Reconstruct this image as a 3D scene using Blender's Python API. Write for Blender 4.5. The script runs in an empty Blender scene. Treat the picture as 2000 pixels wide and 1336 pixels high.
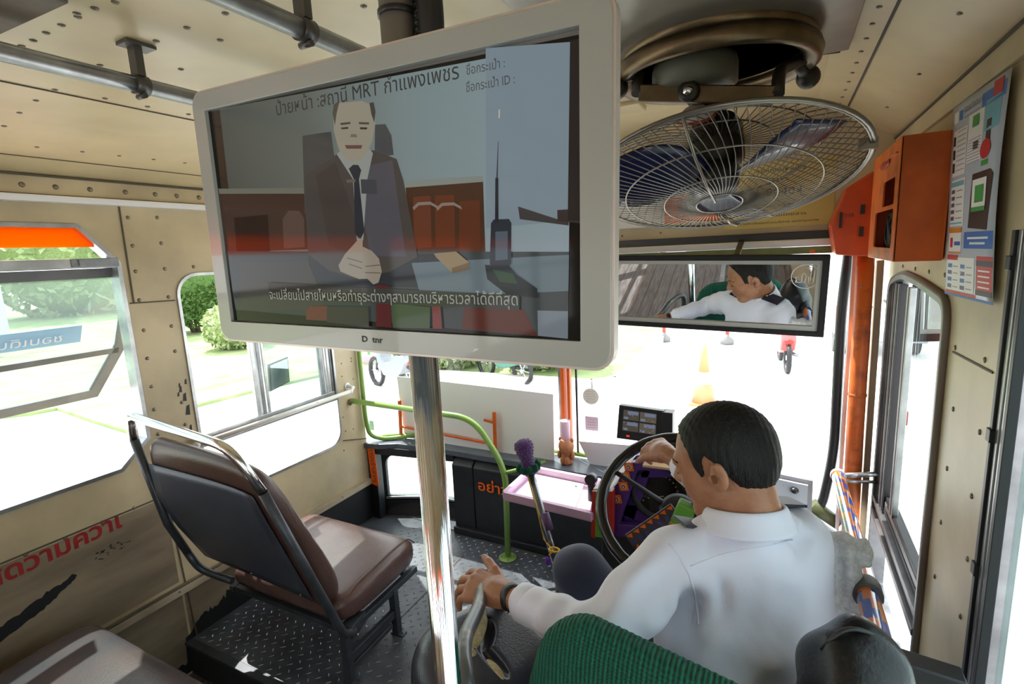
import bpy, bmesh, math, random
import numpy as np
from mathutils import Vector, Matrix
from mathutils.geometry import tessellate_polygon
random.seed(7)
SC = bpy.context.scene
COL = SC.collection
PI = math.pi
V3 = Vector

# ---------------------------------------------------------------- camera frame (2000x1336)
F = 1010.0
CAM = V3((0, 0, 1.55))
_vf = V3((530, 198, -F)).normalized()
_up = V3((-268, 6000, F)).normalized()
_up = (_up - _vf * _up.dot(_vf)).normalized()
_rt = _vf.cross(_up)
RC = Matrix((_rt, _vf, _up))            # camera -> world
def ray(x, y):
    return RC @ V3((x - 1000.0, 668.0 - y, -F))
def atX(x, y, v):
    r = ray(x, y); return CAM + r * ((v - CAM.x) / r.x)
def atY(x, y, v):
    r = ray(x, y); return CAM + r * ((v - CAM.y) / r.y)
def atZ(x, y, v):
    r = ray(x, y); return CAM + r * ((v - CAM.z) / r.z)
def atD(x, y, d):
    return CAM + ray(x, y).normalized() * d

# ---------------------------------------------------------------- materials
MATS = {}
def mat(name, color, rough=.5, metal=0., var=0., vscale=8., color2=None, bump=0., bscale=60., spec=.5,
        emit=None, estr=0., trans=0., alpha=1., coat=0., stretch=None, ramp=(.35, .65), detail=4., sheen=0.):
    if name in MATS: return MATS[name]
    m = bpy.data.materials.new(name); m.use_nodes = True
    nt = m.node_tree; N = nt.nodes; L = nt.links
    b = N['Principled BSDF']
    c = tuple(color) + (1,)
    b.inputs['Base Color'].default_value = c
    b.inputs['Roughness'].default_value = rough
    b.inputs['Metallic'].default_value = metal
    b.inputs['Specular IOR Level'].default_value = spec
    b.inputs['Transmission Weight'].default_value = trans
    b.inputs['Alpha'].default_value = alpha
    b.inputs['Coat Weight'].default_value = coat
    b.inputs['Sheen Weight'].default_value = sheen
    if emit is not None:
        b.inputs['Emission Color'].default_value = tuple(emit) + (1,)
        b.inputs['Emission Strength'].default_value = estr
    tc = N.new('ShaderNodeTexCoord'); mp = N.new('ShaderNodeMapping')
    L.new(tc.outputs['Object'], mp.inputs['Vector'])
    if stretch: mp.inputs['Scale'].default_value = stretch
    if var > 0 or color2 is not None:
        n = N.new('ShaderNodeTexNoise'); n.inputs['Scale'].default_value = vscale
        n.inputs['Detail'].default_value = detail; n.inputs['Roughness'].default_value = .6
        L.new(mp.outputs[0], n.inputs['Vector'])
        r = N.new('ShaderNodeValToRGB')
        c2 = tuple(color2) + (1,) if color2 is not None else tuple(max(0, x * (1 - var)) for x in color) + (1,)
        r.color_ramp.elements[0].position = ramp[0]; r.color_ramp.elements[1].position = ramp[1]
        r.color_ramp.elements[0].color = c2; r.color_ramp.elements[1].color = c
        L.new(n.outputs['Fac'], r.inputs['Fac']); L.new(r.outputs['Color'], b.inputs['Base Color'])
    if bump > 0:
        n2 = N.new('ShaderNodeTexNoise'); n2.inputs['Scale'].default_value = bscale; n2.inputs['Detail'].default_value = 3
        L.new(mp.outputs[0], n2.inputs['Vector'])
        bp = N.new('ShaderNodeBump'); bp.inputs['Strength'].default_value = bump; bp.inputs['Distance'].default_value = .01
        L.new(n2.outputs['Fac'], bp.inputs['Height']); L.new(bp.outputs['Normal'], b.inputs['Normal'])
    MATS[name] = m
    return m
def glass_mat(name, tint=(1, 1, 1), refl=.06, haze=0., hcol=(.8, .85, .82)):
    if name in MATS: return MATS[name]
    m = bpy.data.materials.new(name); m.use_nodes = True
    nt = m.node_tree; N = nt.nodes; L = nt.links
    N.remove(N['Principled BSDF']); out = N['Material Output']
    t = N.new('ShaderNodeBsdfTransparent'); t.inputs[0].default_value = tuple(tint) + (1,)
    g = N.new('ShaderNodeBsdfGlossy'); g.inputs['Roughness'].default_value = .01
    fr = N.new('ShaderNodeLayerWeight'); fr.inputs[0].default_value = .25
    mx = N.new('ShaderNodeMixShader')
    mul = N.new('ShaderNodeMath'); mul.operation = 'MULTIPLY_ADD'; mul.inputs[1].default_value = .28; mul.inputs[2].default_value = refl
    L.new(fr.outputs['Fresnel'], mul.inputs[0]); L.new(mul.outputs[0], mx.inputs[0])
    L.new(t.outputs[0], mx.inputs[1]); L.new(g.outputs[0], mx.inputs[2])
    last = mx
    if haze > 0:
        d = N.new('ShaderNodeBsdfTranslucent'); d.inputs[0].default_value = tuple(hcol) + (1,)
        m2 = N.new('ShaderNodeMixShader'); m2.inputs[0].default_value = haze
        L.new(mx.outputs[0], m2.inputs[1]); L.new(d.outputs[0], m2.inputs[2]); last = m2
    L.new(last.outputs[0], out.inputs[0])
    MATS[name] = m
    return m
def mirror_mat():
    return mat('mirror_silver', (.9, .92, .92), rough=.0, metal=1.)

# ---------------------------------------------------------------- mesh builder
class M:
    def __init__(s): s.v = []; s.f = []; s.mi = []; s.sm = []
    def add(s, vs, fs, mi=0, smooth=False):
        o = len(s.v); s.v += [tuple(p) for p in vs]
        for f in fs: s.f.append([o + i for i in f]); s.mi.append(mi); s.sm.append(smooth)
        return s
    def box(s, c, size, rot=None, mi=0, taper=1.):
        c = V3(c); hx, hy, hz = size[0] / 2, size[1] / 2, size[2] / 2
        vs = []
        for k in (-1, 1):
            t = taper if k > 0 else 1.
            for (i, j) in ((-1, -1), (1, -1), (1, 1), (-1, 1)):
                p = V3((i * hx * t, j * hy * t, k * hz))
                if rot is not None: p = rot @ p
                vs.append(c + p)
        return s.add(vs, [(0, 3, 2, 1), (4, 5, 6, 7), (0, 1, 5, 4), (1, 2, 6, 5), (2, 3, 7, 6), (3, 0, 4, 7)], mi)
    def bar(s, a, b, w, h, up=(0, 0, 1), mi=0):
        a = V3(a); b = V3(b); d = (b - a); L = d.length; d.normalize()
        u = V3(up); x = d.cross(u)
        if x.length < 1e-4: x = d.cross(V3((1, 0, 0)))
        x.normalize(); z = x.cross(d)
        R = Matrix((x, d, z)).transposed()
        return s.box((a + b) / 2, (w, L, h), R, mi)
    def tube(s, pts, r, seg=12, closed=False, mi=0, caps=True, smooth=True, flat=1.):
        pts = [V3(p) for p in pts]; n = len(pts)
        rs = r if isinstance(r, (list, tuple)) else [r] * n
        tang = []
        for i in range(n):
            if closed: t = pts[(i + 1) % n] - pts[i - 1]
            else: t = pts[min(i + 1, n - 1)] - pts[max(i - 1, 0)]
            tang.append(t.normalized())
        t0 = tang[0]; u = t0.cross(V3((0, 0, 1)))
        if u.length < .05: u = t0.cross(V3((1, 0, 0)))
        u.normalize(); vs = []
        for i in range(n):
            t = tang[i]
            u = (u - t * u.dot(t)).normalized(); w = t.cross(u)
            for k in range(seg):
                a = 2 * PI * k / seg
                vs.append(pts[i] + (u * math.cos(a) + w * math.sin(a) * flat) * rs[i])
        fs = []
        m = n if closed else n - 1
        for i in range(m):
            j = (i + 1) % n
            for k in range(seg):
                k2 = (k + 1) % seg
                fs.append((i * seg + k, i * seg + k2, j * seg + k2, j * seg + k))
        s.add(vs, fs, mi, smooth)
        if caps and not closed:
            o = len(s.v) - len(vs)
            s.f.append([o + k for k in range(seg)][::-1]); s.mi.append(mi); s.sm.append(False)
            s.f.append([o + (n - 1) * seg + k for k in range(seg)]); s.mi.append(mi); s.sm.append(False)
        return s
    def lathe(s, prof, c=(0, 0, 0), axis=(0, 0, 1), seg=24, mi=0, smooth=True, sx=1., sy=1., xdir=None):
        c = V3(c); z = V3(axis).normalized()
        x = V3(xdir) if xdir is not None else z.cross(V3((0, 1, 0)))
        if x.length < .05: x = z.cross(V3((1, 0, 0)))
        x = (x - z * x.dot(z)).normalized(); y = z.cross(x)
        vs = []; n = len(prof)
        for (r, h) in prof:
            for k in range(seg):
                a = 2 * PI * k / seg
                vs.append(c + x * (r * sx * math.cos(a)) + y * (r * sy * math.sin(a)) + z * h)
        fs = [(i * seg + k, i * seg + (k + 1) % seg, (i + 1) * seg + (k + 1) % seg, (i + 1) * seg + k) for i in range(n - 1) for k in range(seg)]
        s.add(vs, fs, mi, smooth)
        o = len(s.v) - len(vs)
        if prof[0][0] > 1e-6: s.f.append([o + k for k in range(seg)][::-1]); s.mi.append(mi); s.sm.append(False)
        if prof[-1][0] > 1e-6: s.f.append([o + (n - 1) * seg + k for k in range(seg)]); s.mi.append(mi); s.sm.append(False)
        return s
    def ball(s, c, r, seg=16, rings=10, mi=0, rot=None):
        c = V3(c); r = V3(r) if not isinstance(r, (int, float)) else V3((r, r, r))
        vs = []; fs = []
        for i in range(rings + 1):
            th = PI * i / rings
            for k in range(seg):
                a = 2 * PI * k / seg
                p = V3((r.x * math.sin(th) * math.cos(a), r.y * math.sin(th) * math.sin(a), r.z * math.cos(th)))
                if rot is not None: p = rot @ p
                vs.append(c + p)
        for i in range(rings):
            for k in range(seg):
                fs.append((i * seg + k, (i + 1) * seg + k, (i + 1) * seg + (k + 1) % seg, i * seg + (k + 1) % seg))
        return s.add(vs, fs, mi, True)
    def prism(s, outer, holes, fn, w0, w1, mi=0, side=True):
        """outer / holes: lists of (u, v); fn(u, v, w) -> xyz"""
        loops = [list(outer)] + [list(h) for h in (holes or [])]
        flat = [p for l in loops for p in l]
        tris = tessellate_polygon([[V3((p[0], p[1], 0)) for p in l] for l in loops])
        n = len(flat)
        vs = [fn(p[0], p[1], w0) for p in flat] + [fn(p[0], p[1], w1) for p in flat]
        fs = [tuple(t) for t in tris] + [tuple(i + n for i in t[::-1]) for t in tris]
        if side:
            o = 0
            for l in loops:
                m = len(l)
                for i in range(m):
                    j = (i + 1) % m
                    fs.append((o + i, o + j, n + o + j, n + o + i))
                o += m
        return s.add(vs, fs, mi)
    def surf(s, fn, nu, nv, mi=0, closeu=False, smooth=True):
        vs = [fn(i / (nu if closeu else nu - 1), j / (nv - 1)) for j in range(nv) for i in range(nu)]
        fs = []
        for j in range(nv - 1):
            for i in range(nu if closeu else nu - 1):
                i2 = (i + 1) % nu
                fs.append((j * nu + i, j * nu + i2, (j + 1) * nu + i2, (j + 1) * nu + i))
        return s.add(vs, fs, mi, smooth)

def mk(name, m, mats, parent=None, bevel=0., sub=0, solid=0., fixn=True, smooth_angle=None):
    """link builder m as one mesh object; vertices are given in world coordinates"""
    me = bpy.data.meshes.new(name)
    off = V3((0, 0, 0))
    p = parent
    while p is not None: off += p.location; p = p.parent
    if parent is None:
        c = V3((0, 0, 0)); lo = min(v[2] for v in m.v)
        xs = [v[0] for v in m.v]; ys = [v[1] for v in m.v]
        c = V3(((min(xs) + max(xs)) / 2, (min(ys) + max(ys)) / 2, lo)); loc = c; off = c
    else: loc = V3((0, 0, 0))
    me.from_pydata([(v[0] - off.x, v[1] - off.y, v[2] - off.z) for v in m.v], [], m.f)
    if not isinstance(mats, (list, tuple)): mats = [mats]
    for t in mats: me.materials.append(t)
    me.polygons.foreach_set('material_index', m.mi)
    me.polygons.foreach_set('use_smooth', m.sm)
    if fixn:
        bm = bmesh.new(); bm.from_mesh(me)
        bmesh.ops.recalc_face_normals(bm, faces=bm.faces); bm.to_mesh(me); bm.free()
    me.update()
    if smooth_angle is not None:
        me.polygons.foreach_set('use_smooth', [True] * len(me.polygons))
        me.set_sharp_from_angle(angle=math.radians(smooth_angle))
    o = bpy.data.objects.new(name, me); COL.objects.link(o); o.location = loc
    if parent is not None: o.parent = parent
    if bevel > 0:
        b = o.modifiers.new('bevel', 'BEVEL'); b.width = bevel; b.segments = 2; b.limit_method = 'ANGLE'; b.angle_limit = math.radians(40)
    if sub > 0:
        b = o.modifiers.new('sub', 'SUBSURF'); b.levels = sub; b.render_levels = sub
    if solid > 0:
        b = o.modifiers.new('solid', 'SOLIDIFY'); b.thickness = solid; b.offset = 0
    return o
def tag(o, label=None, cat=None, group=None, kind=None):
    if label: o['label'] = label
    if cat: o['category'] = cat
    if group: o['group'] = group
    if kind: o['kind'] = kind
    return o
def thing(name, loc, label, cat, group=None):
    o = bpy.data.objects.new(name, None); COL.objects.link(o); o.location = V3(loc); o.empty_display_size = .05
    return tag(o, label, cat, group)
def struct(o): o['kind'] = 'structure'; return o
def copy_tree(o, parent=None):
    c = o.copy(); COL.objects.link(c)
    if parent is not None: c.parent = parent
    for ch in list(o.children): copy_tree(ch, c)
    return c
def fillet(pts, rad, n=6, closed=False):
    pts = [V3(p) for p in pts]; out = []; N = len(pts)
    for i, p in enumerate(pts):
        if not closed and (i == 0 or i == N - 1): out.append(p); continue
        a = pts[i - 1]; b = pts[(i + 1) % N]
        r = rad[i] if isinstance(rad, (list, tuple)) else rad
        d1 = (a - p); d2 = (b - p); l = min(r, d1.length * .48, d2.length * .48)
        p1 = p + d1.normalized() * l; p2 = p + d2.normalized() * l
        for k in range(n + 1):
            t = k / n; out.append(p1 * (1 - t) ** 2 + p * 2 * t * (1 - t) + p2 * t * t)
    return out
def rrect(u0, v0, u1, v1, r, n=5):
    out = []
    for (cx, cy, a0) in ((u1 - r, v1 - r, 0), (u0 + r, v1 - r, 90), (u0 + r, v0 + r, 180), (u1 - r, v0 + r, 270)):
        for k in range(n + 1):
            a = math.radians(a0 + 90 * k / n); out.append((cx + r * math.cos(a), cy + r * math.sin(a)))
    return out
def text_into(m, s, origin, ux, uy, size, mi=0, align='LEFT', thick=.0004, width=None, res=2, bold=0.):
    """set lettering s on the plane (origin, ux, uy); size is the letter height, width optionally fixes the line length"""
    cu = bpy.data.curves.new('t', 'FONT'); cu.body = s; cu.size = 1; cu.resolution_u = res; cu.offset = bold
    to = bpy.data.objects.new('t', cu); COL.objects.link(to)
    bpy.context.view_layer.update()
    me = bpy.data.meshes.new_from_object(to.evaluated_get(bpy.context.evaluated_depsgraph_get()))
    vs = [v.co.copy() for v in me.vertices]; fs = [tuple(p.vertices) for p in me.polygons]
    bpy.data.objects.remove(to); bpy.data.curves.remove(cu); bpy.data.meshes.remove(me)
    if not vs: return
    x0 = min(v.x for v in vs); x1 = max(v.x for v in vs)
    k = size / .72; kx = k if width is None else width / max(1e-6, x1 - x0)
    sh = {'LEFT': 0, 'CENTER': .5, 'RIGHT': 1}[align]
    o = V3(origin); ux = V3(ux).normalized(); uy = V3(uy).normalized(); n = ux.cross(uy) * thick
    m.add([o + ux * ((v.x - x0 - sh * (x1 - x0)) * kx) + uy * (v.y * k) + n for v in vs], fs, mi)
def quad_on(m, o, ux, uy, u0, v0, u1, v1, mi, lift=.0004):
    o = V3(o); n = V3(ux).cross(V3(uy)).normalized() * lift
    m.add([o + V3(ux) * a + V3(uy) * b + n for a, b in ((u0, v0), (u1, v0), (u1, v1), (u0, v1))], [(0, 1, 2, 3)], mi)
def poly_on(m, o, ux, uy, pts, mi, lift=.0004):
    o = V3(o); n = V3(ux).cross(V3(uy)).normalized() * lift
    tris = tessellate_polygon([[V3((a, b, 0)) for a, b in pts]])
    m.add([o + V3(ux) * a + V3(uy) * b + n for a, b in pts], [tuple(t) for t in tris], mi)
# ---------------------------------------------------------------- smooth-union distance fields -> mesh (surface nets)
def A3(p): return np.array(tuple(p), dtype=np.float32)
def s_cone(a, b, r1, r2):
    a = A3(a); b = A3(b); ba = b - a; l2 = float(ba @ ba) + 1e-12
    def f(P):
        h = np.clip(((P - a) @ ba) / l2, 0, 1)
        return np.linalg.norm(P - a - h[:, None] * ba, axis=1) - (r1 + (r2 - r1) * h)
    return f
def s_ell(c, r, R=None):
    c = A3(c); r = A3(r) if not isinstance(r, (int, float)) else np.array([r] * 3, dtype=np.float32)
    Rm = None if R is None else np.array([list(x) for x in R], dtype=np.float32)   # columns = local axes
    def f(P):
        q = P - c
        if Rm is not None: q = q @ Rm
        k0 = np.linalg.norm(q / r, axis=1); k1 = np.linalg.norm(q / (r * r), axis=1) + 1e-9
        return k0 * (k0 - 1) / k1
    return f
def smin(a, b, k):
    if k <= 0: return np.minimum(a, b)
    h = np.clip(.5 + .5 * (b - a) / k, 0, 1)
    return b * (1 - h) + a * h - k * h * (1 - h)
def s_union(fs, k):
    def f(P):
        d = fs[0](P)
        for g in fs[1:]: d = smin(d, g(P), k)
        return d
    return f
def s_sub(f1, f2, k=.004):
    return lambda P: -smin(-f1(P), f2(P), k)
def nets(fn, lo, hi, h):
    """surface nets over a box; blocks far from the surface are skipped"""
    lo = np.array(tuple(lo), dtype=np.float64); hi = np.array(tuple(hi), dtype=np.float64)
    n = np.ceil((hi - lo) / h).astype(int) + 1
    G = np.full(n, 1., dtype=np.float32); B = 16
    for i in range(0, n[0], B):
        for j in range(0, n[1], B):
            for k in range(0, n[2], B):
                i1, j1, k1 = min(i + B, n[0]), min(j + B, n[1]), min(k + B, n[2])
                c = lo + h * (np.array([i + i1, j + j1, k + k1]) - 1) / 2
                rad = h * B * .88
                d = float(fn(c[None].astype(np.float32))[0])
                if abs(d) > rad * 1.6: G[i:i1, j:j1, k:k1] = d; continue
                X, Y, Z = np.meshgrid(np.arange(i, i1), np.arange(j, j1), np.arange(k, k1), indexing='ij')
                P = (lo + h * np.stack([X, Y, Z], -1).reshape(-1, 3)).astype(np.float32)
                G[i:i1, j:j1, k:k1] = fn(P).reshape(X.shape)
    S = G < 0
    m = np.array(n) - 1
    cs = [(a, b, c) for a in (0, 1) for b in (0, 1) for c in (0, 1)]
    cnt = sum(S[a:a + m[0], b:b + m[1], c:c + m[2]].astype(np.int8) for a, b, c in cs)
    cell = (cnt > 0) & (cnt < 8)
    idx = np.argwhere(cell); vid = -np.ones(m, dtype=np.int64); vid[cell] = np.arange(len(idx))
    acc = np.zeros((len(idx), 3)); num = np.zeros(len(idx))
    for a in cs:
        for ax in range(3):
            if a[ax] == 1: continue
            b = list(a); b[ax] = 1
            va = G[idx[:, 0] + a[0], idx[:, 1] + a[1], idx[:, 2] + a[2]]; vb = G[idx[:, 0] + b[0], idx[:, 1] + b[1], idx[:, 2] + b[2]]
            cr = (va < 0) != (vb < 0); t = np.where(cr, va / np.where(va == vb, 1, va - vb), 0)
            p = np.array(a, float)[None].repeat(len(idx), 0); p[:, ax] += t
            acc += p * cr[:, None]; num += cr
    V = lo + h * (idx + acc / num[:, None])
    Fc = []
    for ax in range(3):
        o = [x for x in range(3) if x != ax]
        s0 = S.take(range(0, m[ax]), ax); s1 = S.take(range(1, m[ax] + 1), ax)
        e = np.argwhere(s0 != s1)
        e = e[(e[:, o[0]] > 0) & (e[:, o[1]] > 0) & (e[:, o[0]] < m[o[0]]) & (e[:, o[1]] < m[o[1]])]
        flip = S[e[:, 0], e[:, 1], e[:, 2]]
        q = []
        for da, db in ((0, 0), (1, 0), (1, 1), (0, 1)):
            c = e.copy(); c[:, o[0]] -= da; c[:, o[1]] -= db; q.append(vid[c[:, 0], c[:, 1], c[:, 2]])
        q = np.stack(q, 1)
        if ax == 1: flip = ~flip
        q = np.where(flip[:, None], q[:, ::-1], q); q = q[(q >= 0).all(1)]
        Fc.append(q)
    return V, np.concatenate(Fc)
def mk_sdf(name, fn, lo, hi, h, mats, parent, smooth_it=1, fmat=None):
    V, Fc = nets(fn, lo, hi, h)
    me = bpy.data.meshes.new(name)
    off = V3((0, 0, 0)); p = parent
    while p is not None: off += p.location; p = p.parent
    V = V - np.array(tuple(off))
    me.from_pydata(V.tolist(), [], Fc.tolist())
    me.polygons.foreach_set('use_smooth', [True] * len(me.polygons))
    if not isinstance(mats, (list, tuple)): mats = [mats]
    for t in mats: me.materials.append(t)
    if fmat is not None:
        C = V[Fc].mean(1) + np.array(tuple(off)); me.polygons.foreach_set('material_index', fmat(C).astype(int).tolist())
    o = bpy.data.objects.new(name, me); COL.objects.link(o)
    if parent is not None: o.parent = parent
    if smooth_it:
        s = o.modifiers.new('relax', 'SMOOTH'); s.factor = .5; s.iterations = smooth_it
    return o
# ---------------------------------------------------------------- shared materials
cream = mat('cream_paint', (.64, .53, .34), rough=.42, var=.28, vscale=3., bump=.03, bscale=25)
cream_lo = mat('cream_paint_low', (.50, .42, .30), rough=.5, color2=(.30, .24, .17), vscale=5., ramp=(.25, .6), bump=.04, bscale=25)
cream_ceil = mat('cream_ceiling', (.70, .57, .33), rough=.38, var=.2, vscale=2.5, bump=.02, bscale=12)
rivet_m = mat('rivet_metal', (.22, .19, .15), rough=.4, metal=.6)
seam_m = mat('seam_dark', (.10, .08, .055), rough=.7)
alu = mat('aluminium', (.55, .56, .57), rough=.32, metal=.85, var=.3, vscale=12)
alu_dark = mat('aluminium_worn', (.30, .31, .33), rough=.4, metal=.7, var=.4, vscale=10)
white_trim = mat('white_enamel', (.85, .86, .9), rough=.35)
black_rub = mat('black_rubber', (.015, .015, .018), rough=.45)
black_pl = mat('black_plastic', (.02, .02, .023), rough=.35)
steel_pt = mat('grey_steel_tube', (.06, .07, .085), rough=.38, metal=.3, var=.3, vscale=20)
galv = mat('galvanised_tube', (.42, .43, .44), rough=.3, metal=.8, var=.35, vscale=18)
chrome = mat('chrome', (.72, .74, .80), rough=.08, metal=1., bump=.35, bscale=40, stretch=(3, 3, .02))
chrome2 = mat('satin_chrome', (.7, .7, .72), rough=.18, metal=1.)
floor_m = mat('grey_floor_paint', (.10, .115, .14), rough=.38, color2=(.055, .06, .075), vscale=9, bump=.05, bscale=90)
lug_m = mat('worn_lug_metal', (.27, .29, .33), rough=.25, metal=.6)
dark_panel = mat('charcoal_paint', (.022, .026, .034), rough=.42, var=.3, vscale=14, bump=.03)
shelf_m = mat('dash_grey', (.12, .14, .18), rough=.35, var=.3, vscale=10)
orange_p = mat('orange_paint', (.75, .14, .015), rough=.38, var=.25, vscale=9)
orange_rusty = mat('orange_rusty', (.72, .15, .02), rough=.45, color2=(.35, .07, .02), vscale=14, ramp=(.3, .5))
orange_flat = mat('orange_sheet', (.95, .16, .01), rough=.5)
red_p = mat('red_paint', (.45, .03, .02), rough=.35, var=.2)
green_p = mat('lime_green_paint', (.26, .44, .11), rough=.3, var=.15, vscale=12)
green_d = mat('mid_green_paint', (.13, .36, .04), rough=.35)
olive_p = mat('olive_paint', (.16, .17, .05), rough=.4, var=.3, vscale=12)
pink_p = mat('pink_paint', (.66, .44, .62), rough=.35, var=.1)
purple_p = mat('purple_vinyl', (.08, .03, .2), rough=.35, var=.2)
wood_grey = mat('worn_wood_floor', (.16, .15, .15), rough=.5, color2=(.06, .055, .055), vscale=7, stretch=(8, .6, 8), bump=.2, bscale=30)
leather = mat('brown_leatherette', (.095, .048, .038), rough=.36, var=.25, vscale=6, bump=.12, bscale=220)
leather_hi = mat('mauve_leatherette', (.135, .078, .070), rough=.27, var=.2, vscale=5, bump=.1, bscale=220)
vinyl_grey = mat('slate_vinyl', (.055, .066, .092), rough=.36, var=.3, vscale=5, bump=.1, bscale=260)
white_sheet = mat('white_sheet', (.8, .8, .82), rough=.5)
paper = mat('white_paper', (.9, .9, .9), rough=.6)
ink = mat('black_ink', (.03, .03, .035), rough=.6)
ink_grey = mat('grey_ink', (.3, .3, .34), rough=.6)
glass = glass_mat('clear_glass', (.93, .97, .96), .03)
glass_hazy = glass_mat('hazy_glass', (.72, .80, .80), .04, haze=.05, hcol=(.75, .85, .82))
yellow_pl = mat('yellow_plate', (.72, .55, .18), rough=.5, var=.1)
# ---------------------------------------------------------------- bus shell
XL, XR, YH = -2.17, .33, 2.2
CEIL = [(-2.17, 1.868), (-2.05, 1.90), (-1.7, 1.93), (-1.06, 1.957), (-.5, 1.975), (-.05, 1.985), (.08, 1.978), (.17, 1.955), (.33, 1.872)]
def ceil_z(x):
    for (a, za), (b, zb) in zip(CEIL, CEIL[1:]):
        if x <= b: return za + (zb - za) * (x - a) / (b - a)
    return CEIL[-1][1]
def screw(m, p, n, r=.006, mi=1):
    """a domed rivet at p standing off along n"""
    m.lathe([(r, 0), (r * .8, r * .35), (r * .3, r * .5), (0, r * .5)], p, n, seg=8, mi=mi)
YB = -5.5
# floors
f = M()
f.box((-.92, (1.08 + 2.5) / 2, -.02), (2.6, 2.5 - 1.08, .04))
fl = mk('floor', f, floor_m); struct(fl)
lug = M(); k = 0
ux = V3((1, 1, 0)).normalized(); uy = V3((-1, 1, 0)).normalized()
for i in range(-34, 34):
    for j in range(-60, 30):
        c = V3((-.9, 1.6, 0)) + ux * (i * .037) + uy * (j * .037)
        if not (XL + .02 < c.x < .2 and 1.1 < c.y < 2.3): continue
        a, b = (ux, uy) if (i + j) % 2 else (uy, ux)
        l, w, h = .013, .0034, .0022
        lug.add([c + a * l, c + b * w, c - a * l, c - b * w, c + a * l * .5 + V3((0, 0, h)), c - a * l * .5 + V3((0, 0, h))],
                [(0, 1, 4), (1, 2, 5, 4), (2, 3, 5), (3, 0, 4, 5)], 0, False)
mk('tread_pattern', lug, lug_m, parent=fl)
sm = M()
sm.bar((-2.1, 2.285, .001), (.2, 2.13, .001), .006, .004)
a = atZ(905, 1085, 0); b = atZ(785, 1205, 0); sm.bar(a, b, .005, .004)
mk('floor_seam', sm, seam_m, parent=fl)
f = M()
f.box((-.92, (YB + 1.08) / 2, -.17), (2.6, 1.08 - YB, .04))
for i in range(22):
    f.box((-2.15 + i * .115, (YB + 1.08) / 2, -.149), (.004, 1.08 - YB, .004), mi=1)
for x in (-1.62, -.35): f.box((x, (YB + 1.08) / 2, -.146), (.05, 1.08 - YB, .008), mi=2)
fr = mk('floor_rear', f, [wood_grey, seam_m, alu_dark]); struct(fr)
f = M(); f.box((-.92, 1.07, -.085), (2.5, .02, .17)); f.box((-.92, 1.066, -.004), (2.5, .035, .012), mi=1)
struct(mk('trim_1', f, [dark_panel, steel_pt], bevel=.002))

# left wall
def fL(u, v, w): return (XL - w, u, v)
w1 = [(-.02, .81), (.94, .81), (1.052, .905), (1.052, 1.585), (.94, 1.718), (-.02, 1.718)]
def w_at(dy): return [(y + dy, z) for y, z in w1]
w1full = [(-.02, .81), (.94, .81), (1.052, .905), (1.052, 1.585), (.94, 1.718), (-.02, 1.718), (-.13, 1.6), (-.13, .905)]
w2 = rrect(1.235, .535, 2.015, 1.53, .09, 6)
backw = [rrect(y0, .72, y0 + 1.1, 1.72, .08) for y0 in (-5.2, -4.0, -2.8, -1.55)]
m = M()
m.prism([(YB, -.15), (2.2, -.15), (2.2, 1.9), (YB, 1.9)], [w1full, w2] + backw, fL, 0, .04)
# panel seams
for (p, q) in (((1.081, 1.86), (1.075, 1.43)), ((1.062, 1.43), (1.225, 1.425)), ((.33, .652), (1.235, .655)), ((.33, 1.80), (.33, 1.72)),
               ((1.075, .655), (1.10, .0)), ((2.02, .55), (2.2, .50))):
    m.bar(fL(p[0], p[1], -.0015), fL(q[0], q[1], -.0015), .005, .004, up=(1, 0, 0), mi=1)
for (x, y) in ((250, 425), (307, 425), (259, 480), (315, 475), (265, 530), (322, 525), (272, 586), (329, 580), (378, 521), (281, 645), (335, 637),
               (288, 700), (342, 686), (296, 755), (355, 786), (301, 800), (309, 848), (362, 829),
               (667, 710), (686, 706), (668, 735), (690, 740), (670, 815), (675, 842), (690, 838), (672, 880), (686, 700),
               (50, 1083), (128, 1051), (200, 1020), (262, 992)):
    screw(m, atX(x, y, XL), (1, 0, 0), .0075 if x < 600 else .005, 2)
wl = mk('wall_left', m, [cream, seam_m, rivet_m]); struct(wl)
# lower wall skin: shade-darkened rougher paint and the ledge
m = M()
m.bar((XL + .012, -2, .245), (XL + .012, 2.2, .238), .028, .03, mi=0)
m.bar((XL + .02, -2, .262), (XL + .02, 1.3, .262), .012, .006, mi=1)
for y in (.55, .8, 1.05, 1.4, 1.7, 1.95): screw(m, (XL + .027, y, .245), (1, 0, 0), .005, 1)
struct(mk('trim_2', m, [cream_lo, rivet_m], bevel=.004))
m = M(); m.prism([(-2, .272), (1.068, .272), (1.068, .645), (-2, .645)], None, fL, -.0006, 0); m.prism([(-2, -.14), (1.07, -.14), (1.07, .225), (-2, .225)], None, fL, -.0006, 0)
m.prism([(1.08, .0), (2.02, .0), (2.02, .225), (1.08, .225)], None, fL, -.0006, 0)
mk('lower_panel', m, mat('shaded_grimy_cream', (.35, .28, .19), rough=.5, color2=(.20, .155, .105), vscale=4, bump=.05, bscale=30, stretch=(1, .5, 2)), parent=wl)  # darker cream paints in the shade below the windows, with some grime
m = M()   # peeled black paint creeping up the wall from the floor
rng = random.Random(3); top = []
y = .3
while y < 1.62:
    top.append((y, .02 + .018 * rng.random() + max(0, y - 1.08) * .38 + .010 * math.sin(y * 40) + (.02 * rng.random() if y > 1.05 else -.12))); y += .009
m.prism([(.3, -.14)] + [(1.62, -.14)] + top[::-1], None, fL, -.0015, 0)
m.prism([(1.60, .0), (2.2, .0), (2.2, .222), (1.60, .222)], None, fL, -.003, 0)
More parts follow.
